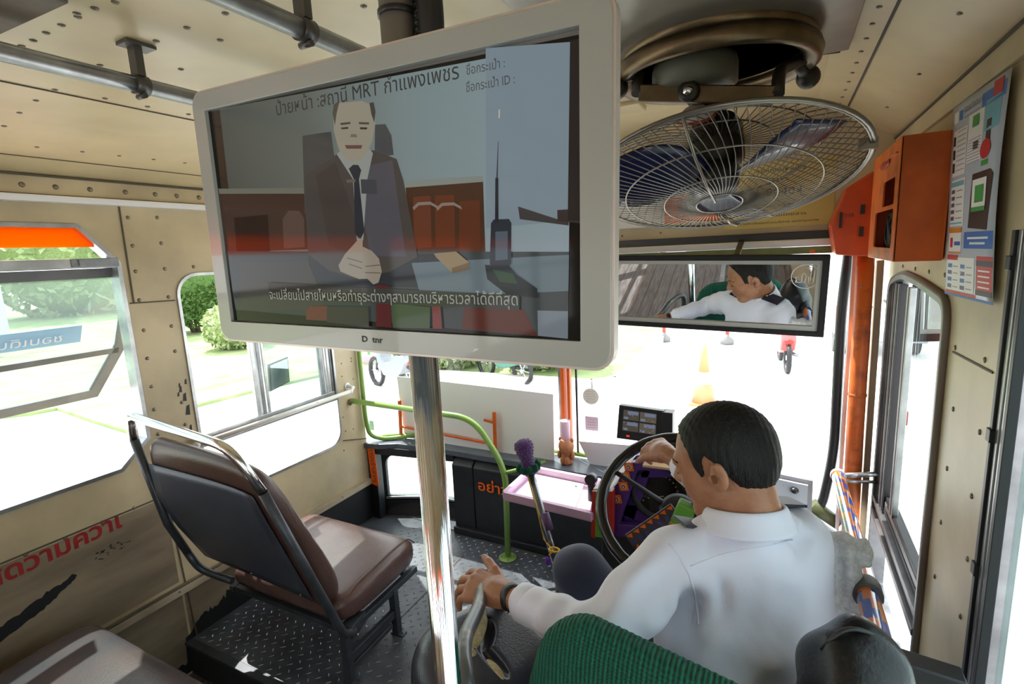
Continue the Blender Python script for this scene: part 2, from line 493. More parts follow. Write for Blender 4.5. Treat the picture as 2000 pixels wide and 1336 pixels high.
# the long black scrape under the lettering
sc = [(.50, .44), (.54, .452), (.60, .468), (.66, .492), (.70, .50), (.742, .512), (.75, .50), (.735, .488), (.70, .470), (.665, .448), (.62, .43), (.57, .415), (.50, .40)]
sc2 = []
for (a, b), (c, d) in zip(sc, sc[1:] + sc[:1]):
    for t in range(4):
        sc2.append((a + (c - a) * t / 4 + rng.uniform(-.003, .003), b + (d - b) * t / 4 + rng.uniform(-.005, .005)))
m.prism(sc2, None, fL, -.0012, 0)
for i in range(26):
    y = .8 + rng.random() * .12; z = .515 + rng.random() * .04; s = .0015 + rng.random() * .003
    m.prism([(y, z), (y + s * 2, z - s * .3), (y + s * 2, z + s), (y, z + s)], None, fL, -.0012, 0)
for (px, py, s) in ((352, 760, .012), (360, 775, .016), (366, 800, .02), (348, 770, .008), (350, 752, .008), (372, 835, .012), (362, 745, .01)):
    p = atX(px, py, XL)
    m.prism([(p.y - s * .5, p.z - s), (p.y + s * .4, p.z - s * 1.2), (p.y + s * .5, p.z + s), (p.y - s * .1, p.z + s * .8)], None, fL, -.0012, 0)
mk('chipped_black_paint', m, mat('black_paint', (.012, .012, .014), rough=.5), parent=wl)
m = M()
text_into(m, 'เสดวามควาเ', (XL + .0008, .50, .585), (0, 1, 0.05), (0, 0, 1), .058, width=.41, thick=.0006, bold=.03)
mk('red_stencil_lettering', m, mat('stencil_red', (.42, .02, .02), rough=.6, var=.3, vscale=30), parent=wl)
# white strip and screw strip at the top of the wall
m = M(); m.bar((XL + .02, YB, 1.795), (XL + .02, 2.2, 1.795), .04, .022); struct(mk('trim_3', m, white_trim, bevel=.003))
m = M(); m.bar((XL + .008, YB, 1.838), (XL + .008, 2.2, 1.838), .016, .055)
for px in (42, 108, 175, 244, 302, 344, 387):
    p = atX(px, 355 + (px * .055), XL + .016); screw(m, (XL + .016, p.y, 1.836), (1, 0, 0), .009, 1)
m.bar((XL + .02, YB, 1.868), (XL + .02, 2.2, 1.868), .012, .006, mi=2)
struct(mk('trim_4', m, [cream, rivet_m, seam_m]))

# ceiling
m = M()
n = len(CEIL)
vs = []
for y in (YB, 2.3):
    vs += [(x, y, z) for x, z in CEIL] + [(x, y, z + .03) for x, z in CEIL]
k = 2 * n
fs = []
for i in range(n - 1):
    fs += [(i, i + 1, k + i + 1, k + i), (n + i, k + n + i, k + n + i + 1, n + i + 1), (i, n + i, n + i + 1, i + 1), (k + i, k + i + 1, k + n + i + 1, k + n + i)]
m.add(vs, fs)
def cb(p, q, w=.004, mi=1):
    steps = 12
    for i in range(steps):
        a = V3(p).lerp(V3(q), i / steps); b = V3(p).lerp(V3(q), (i + 1) / steps)
        m.bar((a.x, a.y, ceil_z(a.x) - .001), (b.x, b.y, ceil_z(b.x) - .001), w, .003, up=(0, 0, 1), mi=mi)
for x in (-1.42, -.2): cb((x, YB, 0), (x, 2.2, 0), .003)
cb((-2.02, YB, 0), (-2.02, 2.2, 0), .003)
cb((.165, -1, 0), (.165, 2.2, 0), .005)
cb((-2.1, .33, 0), (.1, .33, 0), .003); cb((-2.1, 1.5, 0), (.1, 1.5, 0), .003)
for (px, py) in ((440, 26), (365, 54), (305, 80), (195, 127), (353, 135), (107, 175), (205, 192), (288, 208), (368, 223), (70, 196), (38, 220), (8, 246),
                 (72, 287), (161, 296), (233, 304), (300, 311), (361, 318), (185, 16), (152, 33), (120, 49), (90, 64), (65, 79), (42, 90), (225, 4),
                 (150, 26), (710, 12), (430, 78)):
    # spots on the ceiling skin
    r = ray(px, py); t = .3 / r.z
    for _ in range(12):
        p = CAM + r * t; t *= (ceil_z(p.x) - CAM.z) / max(1e-3, p.z - CAM.z)
    p = CAM + r * t
    screw(m, (p.x, p.y, ceil_z(p.x)), (0, 0, -1), .006, 2)
for y in [i * .085 + .3 for i in range(22)]:
    screw(m, (.14, y, ceil_z(.14)), (0, 0, -1), .0055, 2)
for (x, y) in ((.25, 1.9), (.26, 1.55), (.25, 1.2)): screw(m, (x, y, ceil_z(x)), (0, 0, -1), .0055, 2)
ce = mk('ceiling', m, [cream_ceil, seam_m, rivet_m]); struct(ce)
# dusty hatch corner at the far left of the ceiling
m = M(); p = atZ(60, 20, 1.93)
m.prism([(-1.107, .425), (-.907, .433), (-.85, .2), (-1.3, .2), (-1.3, .42)], None, lambda u, v, w: (u, v, w), 1.925, 1.95)
struct(mk('trim_5', m, mat('dusty_hatch', (.16, .13, .09), rough=.7, var=.4), bevel=.004))
# square backing plate of the fan
m = M()
c0 = V3((.115, 1.40, 0)); zz = 1.955
m.prism([(-.42, .62), (.112, .62), (.112, 1.44), (-.42, 1.44)], None, lambda u, v, w: (u, v, ceil_z(min(u, .05)) - .012 - w), 0, .012)
struct(mk('trim_6', m, mat('bare_plate', (.34, .30, .24), rough=.3, metal=.3, var=.35, vscale=4), bevel=.003))

# front header
m = M()
pts = [(XL, 1.575)] + [(XR, 1.575)] + [(x, z + .01) for x, z in CEIL[::-1]]
m.prism(pts, None, lambda u, v, w: (u, YH + w, v), 0, .05)
for (px, py) in ((1206, 397), (1215, 461), (1290, 455)): screw(m, atY(px, py, YH), (0, -1, 0), .005, 1)
struct(mk('wall_front', m, [cream, rivet_m]))
for nm, z, h, d, mt in (('trim_7', 1.566, .028, .03, black_pl), ('trim_8', 1.538, .024, .045, white_trim), ('trim_9', 1.512, .026, .02, olive_p)):
    m = M(); m.box(((XL + .16) / 2, YH - d / 2 + .01, z), (.16 - XL, d, h)); struct(mk(nm, m, mt, bevel=.002))

# right wall
def fR(u, v, w): return (XR + w, u, v)
wr1 = fillet([(1.43, .28, 0), (2.13, .28, 0), (2.13, 1.40, 0), (1.95, 1.44, 0), (1.70, 1.43, 0), (1.43, 1.405, 0)], [.05, .03, .05, .1, .1, .06], 5, True)
wr1 = [(p.x, p.y) for p in wr1]
wr2 = rrect(.02, .30, 1.09, 1.56, .05)
backr = [rrect(y0, .5, y0 + 1.15, 1.6, .08) for y0 in (-3.95, -1.4)]
m = M()
m.prism([(YB, -.15), (2.2, -.15), (2.2, 1.9), (YB, 1.9)], [wr1, wr2] + backr, fR, 0, .04)
for (x, y) in ((1866, 679), (1924, 703), (1862, 799), (1914, 844), (1898, 969), (1838, 1020), (1890, 1092), (1876, 1204), (1826, 1126), (1868, 1308),
               (1764, 520), (1788, 525), (1815, 531), (1846, 537), (1850, 915), (1905, 470)):
    p = atX(x, y, XR); screw(m, p, (-1, 0, 0), .006, 1)
a = atX(1862, 687, XR); b = atX(1940, 728, XR); m.bar(a, b, .004, .004, up=(1, 0, 0), mi=2)
wr = mk('wall_right', m, [cream, rivet_m, seam_m]); struct(wr)
m = M(); m.tube([(XR - .004, u, v) for u, v in wr1], .009, 8, closed=True)
mk('window_1_seal', m, mat('perished_rubber', (.16, .13, .10), rough=.6), parent=wr)
m = M()
m.bar((XR - .004, -1, 1.84), (XR - .004, 2.2, 1.845), .012, .05); m.bar((XR - .012, -1, 1.868), (XR - .012, 2.2, 1.868), .006, .005, mi=1)
struct(mk('trim_10', m, [cream, seam_m]))
# rear wall with its own window
m = M()
m.prism([(XL, -.15), (XR, -.15)] + [(x, z) for x, z in CEIL[::-1]], [rrect(-1.5, .9, -.4, 1.6, .1)], lambda u, v, w: (u, YB - w, v), 0, .04)
struct(mk('wall_rear', m, cream))
# ---------------------------------------------------------------- window 1 (top-hung sash pushed out)
X0 = XL
w_a = M()
def ring(m, loop, wid, fn, w0, w1, mi=0):
    """frame following a closed loop, wid inwards"""
    n = len(loop); cx = sum(p[0] for p in loop) / n; cy_ = sum(p[1] for p in loop) / n
    inner = []
    for i in range(n):
        a = V3((*loop[i - 1], 0)); b = V3((*loop[i], 0)); c = V3((*loop[(i + 1) % n], 0))
        d1 = (b - a); d2 = (c - b)
        if d1.length < 1e-6 or d2.length < 1e-6: inner.append(loop[i]); continue
        n1 = V3((-d1.y, d1.x, 0)).normalized(); n2 = V3((-d2.y, d2.x, 0)).normalized()
        nn = (n1 + n2).normalized(); s = wid / max(.3, nn.dot(n1))
        if nn.dot(V3((cx, cy_, 0)) - b) < 0: s = -s
        inner.append((b.x + nn.x * s, b.y + nn.y * s))
    m.prism(loop, [inner], fn, w0, w1, mi)
    return inner
win1 = struct(mk('window_2', (lambda m: (ring(m, w1full, .014, fL, -.008, .05), m)[1])(M()), [alu]))
m = M(); m.bar((X0 - .01, -.1, 1.583), (X0 - .01, 1.045, 1.583), .03, .034); m.bar((X0 + .004, .9, 1.585), (X0 + .004, 1.045, 1.585), .012, .03, mi=1)
m.box((X0 + .012, .93, 1.585), (.012, .02, .02), mi=1)
mk('window_bar', m, [alu, alu_dark], win1, bevel=.002)
m = M(); m.prism([(-.1, 1.59), (1.04, 1.59), (1.04, 1.6), (.935, 1.71), (-.1, 1.71)], None, fL, .02, .024)
mk('window_pane', m, glass, win1)
m = M(); m.prism([(-.1, 1.64), (1.005, 1.64), (.935, 1.71), (-.1, 1.71)], None, fL, .016, .019)
MATS['orange_film'] = glass_mat('orange_film', (1, .25, .03), .02, haze=.6, hcol=(1, .30, .012)); mk('sun_strip', m, MATS['orange_film'], win1)
# swung sash: hinge line z 1.565, tilted outwards
TS = math.radians(30)
def fS(u, v, w):   # u along y, v down from the hinge, w thickness
    return (X0 - .03 - v * math.sin(TS) - w * math.cos(TS), u, 1.565 - v * math.cos(TS) + w * math.sin(TS) * .3)
def uv_sash(px, py):
    n = V3((math.cos(TS), 0, -math.sin(TS))); h = V3((X0 - .03, 0, 1.565)); r = ray(px, py)
    t = (h - CAM).dot(n) / r.dot(n); p = CAM + r * t
    return (p.y, (h - p).dot(V3((math.sin(TS), 0, math.cos(TS)))))
q = [uv_sash(x, y) for x, y in ((248, 545), (268, 668), (192, 772), (0, 822))]
vb = (q[2][1] + q[3][1]) / 2; yr = (q[0][0] + q[1][0]) / 2
sash = [(-.1, 0), (yr, 0), (yr, q[1][1]), (q[2][0], vb), (-.1, vb)]
m = M(); inn = ring(m, sash, .042, fS, 0, .018); ring(m, [(a, b) for a, b in sash], .008, fS, .018, .03, 1)
sh = mk('awning_sash', m, [mat('grey_sash', (.16, .165, .17), rough=.5, metal=.2, var=.3), black_rub], win1, bevel=.002)
m = M(); m.prism(inn, None, fS, .008, .011); mk('sash_pane', m, glass_hazy, sh)
qa = uv_sash(0, 722)[1]
m = M(); m.prism([(-.1, qa - .014), (yr - .03, qa - .014), (yr - .03, qa + .012), (-.1, qa + .012)], None, fS, .0, .012); mk('glazing_bar', m, MATS['grey_sash'], sh)
a = uv_sash(0, 655); b = uv_sash(162, 632); c = uv_sash(166, 655)
m = M(); m.prism([(-.1, a[1]), (b[0], a[1] - .0), (b[0], a[1] + .075), (-.1, a[1] + .075)], None, fS, .004, .006)
st = mk('blue_sticker', m, mat('pale_blue_film', (.35, .6, .85), rough=.5), sh)
m = M()
o = V3(fS(b[0] - .06, a[1] + .06, .003)); uxs = V3((0, -1, 0)); uys = (V3(fS(0, 0, 0)) - V3(fS(0, 1, 0))).normalized()
text_into(m, 'ชอบเดินของนอนๆ', o + V3((.002, 0, 0)), uxs, uys, .034, thick=-.001, width=.42)
mk('sticker_lettering', m, paper, st)

# ---------------------------------------------------------------- window 2 (sliding panes left of the door corner)
m = M(); ring(m, w2, .012, fL, -.006, .045)
win2 = struct(mk('window_3', m, [alu]))
m = M()
for z in (.80, .835): m.bar((X0 - .012, 1.245, z), (X0 - .012, 2.005, z), .022, .02)
m.bar((X0 - .012, 1.245, .8175), (X0 - .012, 2.005, .8175), .012, .02, mi=1)
mk('window_bar', m, [alu, alu_dark], win2, bevel=.0015)
m = M()
for y, wd, t in ((1.535, .02, 0), (1.565, .018, 1), (1.59, .014, 0)): m.bar((X0 - .012, y, .84), (X0 - .012, y, 1.52), .018, wd, up=(0, 1, 0), mi=t)
mk('mullion', m, [alu, alu_dark], win2, bevel=.0015)
m = M()
for y, wd, t in ((1.93, .022, 1), (1.955, .012, 0), (1.975, .016, 0), (1.995, .012, 1)): m.bar((X0 - .012, y, .84), (X0 - .012, y, 1.46), .018, wd, up=(0, 1, 0), mi=t)
mk('sash_stile', m, [alu, alu_dark], win2, bevel=.0015)
m = M(); m.prism([(1.595, .84), (1.93, .84), (1.93, 1.5), (1.595, 1.5)], None, fL, .01, .014); mk('window_pane', m, glass_hazy, win2)
m = M(); m.prism([(1.80, 1.03), (1.93, 1.03), (1.93, 1.10), (1.80, 1.10)], None, fL, .006, .009)
# little square mirror stuck outside the pane
m = M()
a = atX(525, 712, X0 - .03); b = atX(562, 697, X0 - .03); c = atX(566, 745, X0 - .03); d = atX(528, 765, X0 - .03)
def ext(m, P, dx, mi=0):
    P = [V3(p) for p in P]; n = (P[1] - P[0]).cross(P[2] - P[0]).normalized() * dx
    m.add(P + [p + n for p in P], [(0, 1, 2, 3), (7, 6, 5, 4), (0, 4, 5, 1), (1, 5, 6, 2), (2, 6, 7, 3), (3, 7, 4, 0)], mi)
ext(m, (a, b, c, d), .012)
sqm = thing('blind_spot_mirror', (X0 - .05, a.y, d.z), 'small square mirror fixed outside the sliding pane beside the mullion', 'mirror')
mk('mirror_housing', m, black_pl, sqm)
m = M()
g = (a + b + c + d) / 4
P = [g + (p - g) * .9 + V3((.004, 0, 0)) for p in (a, b, c, d)]
ext(m, P, .002); mk('mirror_glass', m, mirror_mat(), sqm)

# ---------------------------------------------------------------- windscreen
WS = [(-2.168, 2.215), (-2.0, 2.34), (-1.7, 2.40), (-.95, 2.44), (-.2, 2.40), (.12, 2.30), (.22, 2.21)]
def ws_y(x):
    for (a, ya), (b, yb) in zip(WS, WS[1:]):
        if x <= b: return ya + (yb - ya) * (x - a) / (b - a)
    return WS[-1][1]
win3 = struct(mk('window_4', (lambda m: ([m.tube([(x, y, 1.55) for x, y in WS], .02, 8), m.tube([(x, y, .475) for x, y in WS if x > -.75], .016, 8)], m)[1])(M()), [olive_p]))
m = M()
for (a, b), (c, d) in zip(WS, WS[1:]): m.add([(a, b, .48), (c, d, .48), (c, d, 1.56), (a, b, 1.56)], [(0, 1, 2, 3)])
mk('window_pane', m, glass, win3)
m = M()
gl = [atX(697, 560, -2.15), atX(697, 700, -2.15), atX(703, 830, -2.15)]
gp = [(-2.15, 2.19, 1.55), (-2.15, 2.19, .62), (-2.14, 2.20, .52), (-2.08, 2.25, .49), (-1.98, 2.31, .495), (-1.86, 2.36, .52)]
m.tube(fillet(gp, .06, 5), .013, 8)
m.tube([(-2.10, 2.26, .50), (-2.0, 2.33, .50), (-1.7, 2.38, .50), (-.95, 2.42, .50), (-.45, 2.40, .50)], .013, 8)
mk('lime_window_seal', m, green_p, win3)
m = M(); m.tube(fillet([(.212, 2.215, 1.55), (.196, 2.20, 1.3), (.20, 2.19, .75), (.17, 2.19, .52), (.10, 2.2, .43)], .1, 5), .017, 8)
mk('black_window_seal', m, black_rub, win3)
m = M(); m.bar((.222, 2.17, 1.5), (.222, 2.17, .45), .012, .03, up=(0, 1, 0)); mk('seal_strip', m, white_trim, win3)
# centre pillar
m = M()
m.bar((-.972, 2.40, .5), (-.972, 2.40, 1.56), .02, .05, up=(0, 1, 0)); m.bar((-.945, 2.405, .5), (-.945, 2.405, 1.56), .016, .03, up=(0, 1, 0), mi=1)
m.bar((-1.0, 2.41, .5), (-1.0, 2.41, 1.56), .012, .012, up=(0, 1, 0), mi=2); m.bar((-.91, 2.415, .5), (-.91, 2.415, 1.56), .01, .01, up=(0, 1, 0), mi=3)
struct(mk('trim_11', m, [orange_p, orange_rusty, alu_dark, black_rub], bevel=.002))
# stickers on the glass
def sticker(px, py, w, h, name, label, col, lines, rnd=False):
    p = atY(px, py, 2.425)
    m = M(); y = ws_y(p.x) - .002
    lp = [(w / 2 * math.cos(a * PI / 12), h / 2 * math.sin(a * PI / 12)) for a in range(24)] if rnd else rrect(-w / 2, -h / 2, w / 2, h / 2, .006, 2)
    m.prism(lp, None, lambda u, v, q: (p.x + u, y - .001 - q, p.z + v), 0, .0008)
    for i in range(lines):
        z = p.z + h * (.3 - .6 * i / max(1, lines - 1)); ww = w * (.5 + .2 * ((i * 7) % 3) / 3)
        m.bar((p.x - ww / 2, y - .003, z), (p.x + ww / 2, y - .003, z), .001, .0025, mi=1)
    o = mk(name, m, [col, mat('faint_ink', (.55, .55, .6), rough=.6)]); tag(o, label, 'sticker'); return o
sticker(1153, 775, .085, .085, 'round_sticker', 'round pale printed sticker on the windscreen beside the orange centre pillar', mat('sticker_white', (.8, .8, .72), rough=.6), 5, True)
sticker(1155, 828, .07, .075, 'square_sticker', 'small pink printed sticker low on the windscreen under the round one', mat('sticker_pink', (.75, .6, .75), rough=.6), 4)
sticker(768, 812, .035, .06, 'square_sticker', 'tiny blue and white sticker low on the windscreen by the lime green seal', mat('sticker_blue', (.5, .75, .85), rough=.6), 3)

# ---------------------------------------------------------------- dashboard, door well
m = M()
front = [(-2.165, 2.17), (-2.07, 2.185), (-1.97, 2.235), (-1.654, 2.262), (-1.2, 2.255), (-.79, 2.24), (-.30, 2.235), (.20, 2.2)]
back = [(x, y - .015) for x, y in WS[1:-1]][::-1]
m.prism(front + [(.20, 2.28)] + back + [(-2.165, 2.22)], None, lambda u, v, w: (u, v, w), .45, .48)
dash = thing('dashboard', (-1, 2.3, 0), 'long charcoal dashboard shelf running under the windscreen above the grey floor', 'dashboard')
mk('shelf', m, shelf_m, dash, bevel=.004)
# fascia with the arched door glass
def fF(yc): return lambda u, v, w: (u, yc + w, v)
arch = fillet([(-2.105, .115, 0), (-1.9, .115, 0), (-1.60, .115, 0), (-1.60, .385, 0), (-1.85, .40, 0), (-2.105, .37, 0)], [.01, .01, .01, .04, .05, .06], 6, True)
def yC(x): return float(np.interp(x, [-2.165, -2.1, -1.9, -1.7, -1.5], [2.23, 2.275, 2.36, 2.40, 2.41]))
def fC(u, v, w): return (u, yC(u) + w, v)
m = M()
m.prism([(-2.165, 0), (-1.55, 0), (-1.55, .45), (-2.165, .45)], [[(p.x, p.y) for p in arch]], fC, 0, .02)
m.prism([(-2.165, .41), (-1.6, .41), (-1.6, .455), (-2.165, .455)], None, lambda u, v, w: (u, float(np.interp(u, [-2.165, -2.07, -1.97, -1.654], [2.19, 2.20, 2.245, 2.27])) + w, v), 0, .10)
m.box((-2.135, 2.215, .225), (.062, .05, .45))
mk('door_surround', m, dark_panel, dash, bevel=.003)
m = M(); m.prism([(p.x, p.y) for p in arch], None, fC, .008, .012); mk('door_glass', m, glass, dash)
m = M(); 
for xa, xb in ((-2.11, -2.0), (-2.0, -1.9), (-1.9, -1.75), (-1.75, -1.6)):
    m.bar((xa, yC(xa) - .012, .085), (xb, yC(xb) - .012, .085), .02, .014); m.bar((xa, yC(xa) - .008, .105), (xb, yC(xb) - .008, .105), .012, .012, mi=1)
mk('door_threshold', m, [black_rub, alu], dash)
# big panel with chamfered top
m = M()
def pan(x0, x1):
    m.prism([(2.25, 0), (2.42, 0), (2.42, .45), (2.30, .45), (2.25, .405)], None, lambda u, v, w: (w, u, v), x0, x1)
pan(-1.60, -1.466); pan(-1.460, -.42)
m.box((-1.0, 2.24, .02), (1.2, .03, .04))
mk('front_panel', m, dark_panel, dash, bevel=.006)
m = M(); text_into(m, 'อย่าวาง', (-1.43, 2.246, .285), (1, 0, -.02), (0, 0, 1), .058, width=.27, thick=.0012, bold=.018); mk('orange_lettering', m, orange_flat, dash)
m = M()
sgn = V3((-2.142, 2.186, .222)); m.prism([(0, 0), (.048, -.012), (.038, .236), (-.012, .248)], None, lambda u, v, w: (sgn.x + u, sgn.y - w + u * .1, sgn.z + v), 0, .003)
text_into(m, 'ทางเข้าสาย', sgn + V3((.006, -.0042, .235)), (.03, 0, -1), (1, .1, .03), .03, mi=1, width=.215, thick=.001, bold=.01)
mk('orange_sign', m, [orange_flat, mat('brick_ink', (.45, .05, .01), rough=.6)], dash)
# steering-side lower panel
m = M(); m.box((-.2, 2.27, .2), (.5, .06, .5)); mk('kick_panel', m, dark_panel, dash)
# cardboard and its rack
m = M()
P = [atY(775, 735, 2.335), atY(1080, 770, 2.335), atY(1082, 892, 2.335), atY(790, 850, 2.335)]
P[2].z = .482; P[3].z = .482
ext(m, P, .006)
tag(mk('white_board', m, white_sheet), 'plain white board leaning on the dashboard against the windscreen', 'board')
m = M()
def ry(px, py, y=2.315): return atY(px, py, y)
a, b = ry(780, 782), ry(783, 850); c, d = ry(965, 805), ry(968, 885); b.z = d.z = .484
for p, q in ((a, b), (c, d)): m.bar(p, q, .016, .016, up=(0, 1, 0))
e, g_ = ry(784, 833), ry(966, 868); m.bar(e, g_, .012, .014, up=(0, 1, 0))
e, g_ = ry(945, 820), ry(966, 826); m.bar(e, g_, .012, .012, up=(0, 1, 0))
e, g_ = ry(783, 790), ry(800, 792)
tag(mk('board_rack', m, orange_p, bevel=.002), 'orange metal rack holding the white board on the dashboard', 'rack')
# figurine jar with rolled pink paper
m = M(); bx = atY(1107, 905, 2.33)
cx = bx.x; cyj = 2.33
m.lathe([(.028, 0), (.031, .006), (.029, .03), (.026, .05), (.03, .058), (.038, .075), (.041, .09), (.038, .108), (.030, .122), (.026, .128)], (cx, cyj, .481), seg=20, mi=0)
for s in (-1, 1):
    m.ball((cx + s * .036, cyj - .008, .481 + .045), (.011, .011, .022)); m.ball((cx + s * .016, cyj - .028, .481 + .088), (.011, .008, .013))
    m.ball((cx + s * .012, cyj - .026, .481 + .022), (.012, .01, .022)); m.ball((cx + s * .032, cyj, .481 + .125), (.009, .006, .012))
tag(mk('figurine_jar', m, mat('clay', (.55, .22, .09), rough=.4, var=.3, vscale=40)), 'orange-brown clay figure jar on the dashboard at the foot of the centre pillar', 'jar')
m = M(); m.lathe([(.022, .0), (.025, .085), (.026, .108), (.0235, .108), (.02, .01)], (cx, cyj, .481 + .118), axis=(-.03, 0, 1), seg=16)
rp = tag(mk('rolled_paper', m, mat('pink_paper', (.72, .5, .62), rough=.6)), 'rolled pink paper tube standing in the clay figure jar', 'paper')
m = M(); tri = [atY(1130, 862, 2.36), atY(1235, 870, 2.36), atY(1185, 915, 2.36), atY(1152, 912, 2.36)]
for t in tri[2:]: t.z = .482
ext(m, tri, .004); tag(mk('paper_card', m, white_sheet), 'blank white card propped on the dashboard behind the steering wheel', 'card')

# ---------------------------------------------------------------- green rail and side handrail
gr = thing('grab_rail', (-1.2, 2.13, 0), 'lime green bent rail and post guarding the front door well', 'rail')
m = M()
a = V3((-2.155, 2.10, .762)); 
path = [a, (-1.99, 2.11, .752), (-1.38, 2.13, .735), (-1.178, 2.13, .50), (-1.20, 2.13, .40), (-1.202, 2.13, .02)]
m.tube(fillet([a, (-1.36, 2.13, .735), (-1.19, 2.13, .49), (-1.20, 2.13, .02)], [.1, .11, .1, .1], 8), .0155, 14)
m.tube([(-1.19, 2.13, .47), (-1.10, 2.2, .485), (-1.05, 2.3, .482)], .010, 8)
mk('rail_tube', m, green_p, gr)
m = M(); m.lathe([(.045, 0), (.046, .005), (.042, .008), (.02, .009)], (-1.202, 2.13, .001), seg=24)
for k in range(4):
    t = k * PI / 2 + .5; m.lathe([(.005, 0), (.004, .003)], (-1.202 + .032 * math.cos(t), 2.13 + .032 * math.sin(t), .0085), seg=8, mi=1)
mk('foot_flange', m, [green_p, rivet_m], gr)
m = M(); m.ball((-2.163, 2.10, .755), (.012, .02, .02)); mk('wall_socket', m, rivet_m, gr)
hr = thing('grab_rail', (-2.13, 1.6, .8), 'thin white rust-specked rail across the window nearest the door well', 'rail')
m = M(); m.tube([(-2.125, 1.19, .828), (-2.125, 2.07, .828)], .0115, 12); mk('rail_tube', m, mat('white_rusty', (.72, .7, .66), rough=.35, color2=(.45, .2, .08), vscale=9, ramp=(.3, .36)), hr)
for y in (1.2, 2.07):
    m = M(); m.tube([(-2.125, y, .828), (-2.125, y + .02, .845), (-2.165, y + .02, .85)], .011, 8); m.lathe([(.02, 0), (.02, .004)], (-2.169, y + .02, .85), (1, 0, 0), seg=12)
    m.ball((-2.125, y, .828), .0135, 10, 8); mk('end_bracket', m, white_trim, hr)

# ---------------------------------------------------------------- right side: front post, window channels
m = M(); m.tube([(.262, 2.13, .28), (.254, 2.13, .9), (.25, 2.13, 1.52)], .027, 14)
m.tube([(.2535, 2.13, .995), (.2535, 2.13, 1.005)], .0285, 14)
for (x, y) in ((1683, 560), (1678, 640), (1672, 770), (1668, 860)): screw(m, atY(x, y, 2.104), (0, -1, 0), .004, 1)
struct(mk('trim_12', m, [orange_rusty, rivet_m]))
m = M(); m.bar((.30, 2.15, .35), (.294, 2.15, 1.47), .02, .035, up=(0, 1, 0))
for (x, y) in ((1702, 600), (1700, 760), (1694, 850)): screw(m, atY(x, y, 2.135), (0, -1, 0), .004, 1)
struct(mk('trim_13', m, [cream, rivet_m]))
win4 = struct(mk('window_1', (lambda m: (ring(m, wr1, .016, fR, -.012, .04), m)[1])(M()), [alu_dark]))
m = M()
for y, wd, t in ((2.10, .02, 0), (2.075, .014, 1), (2.05, .02, 0), (2.025, .012, 1), (2.0, .014, 0), (1.975, .01, 1)):
    m.bar((XR + .006, y, .60), (XR + .006, y, 1.40), .02, wd, up=(0, 1, 0), mi=t)
mk('window_channel', m, [alu_dark, black_rub], win4, bevel=.001)
m = M()
for y, t in ((1.875, 0), (1.858, 1), (1.842, 0)): m.bar((XR + .006, y, .69), (XR + .006, y, 1.40), .016, .012, up=(0, 1, 0), mi=t)
mk('sliding_stile', m, [alu, black_rub], win4, bevel=.001)
m = M()
for z, t, x in ((.585, 0, -.004), (.607, 1, .004), (.63, 0, .0), (.655, 1, .01), (.675, 0, .012), (.692, 1, .014)): m.bar((XR + x, 1.44, z), (XR + x, 2.12, z), .022, .018, mi=t)
mk('window_rail', m, [alu_dark, black_rub], win4, bevel=.001)
m = M(); m.prism([(1.44, .7), (1.85, .7), (1.85, 1.4), (1.44, 1.4)], None, fR, .018, .021); mk('window_pane', m, glass, win4)
m = M(); ring(m, [(a, b) for a, b in wr2], .035, fR, -.004, .03)
win5 = struct(mk('window_5', m, [alu_dark], bevel=.002))
m = M()
for dy, t, x in ((1.088, 0, -.006), (1.074, 1, -.010), (1.060, 0, -.006), (1.045, 0, -.004), (1.028, 1, -.008)): m.bar((XR + x, dy, .32), (XR + x, dy, 1.55), .014, .012, up=(0, 1, 0), mi=t)
for z in (1.5, 1.22, .98, .72, .5): m.box((XR - .016, 1.074, z), (.008, .018, .022), mi=1)
mk('window_channel', m, [alu, black_rub], win5, bevel=.001)
m = M(); m.bar((XR - .005, .05, .66), (XR - .005, 1.04, .66), .03, .05); m.bar((XR - .005, .55, .66), (XR - .005, .55, 1.52), .03, .03, up=(0, 1, 0)); mk('window_bar', m, alu_dark, win5, bevel=.002)
m = M(); m.prism([(.06, .69), (1.03, .69), (1.03, 1.52), (.06, 1.52)], None, fR, .012, .015); mk('window_pane', m, glass_hazy, win5)
# rear windows get simple glass
for i, h in enumerate(backw + backr):
    m = M(); fn = fL if i < 4 else fR
    ring(m, h, .03, fn, -.006, .03)
    w_ = struct(mk('window_%d' % (6 + i), m, alu))
    z0 = min(v for u, v in h); z1 = max(v for u, v in h); u0 = min(u for u, v in h); u1 = max(u for u, v in h)
    m = M(); m.bar(fn(u0, (z0 + z1) / 2 + .2, .01), fn(u1, (z0 + z1) / 2 + .2, .01), .03, .035, up=(1, 0, 0)); mk('window_bar', m, alu, w_)
    m = M(); m.prism([(u0 + .02, z1 - .12), (u1 - .02, z1 - .12), (u1 - .05, z1 - .02), (u0 + .05, z1 - .02)], None, fn, .012, .015); mk('sun_strip', m, MATS['orange_film'], w_)
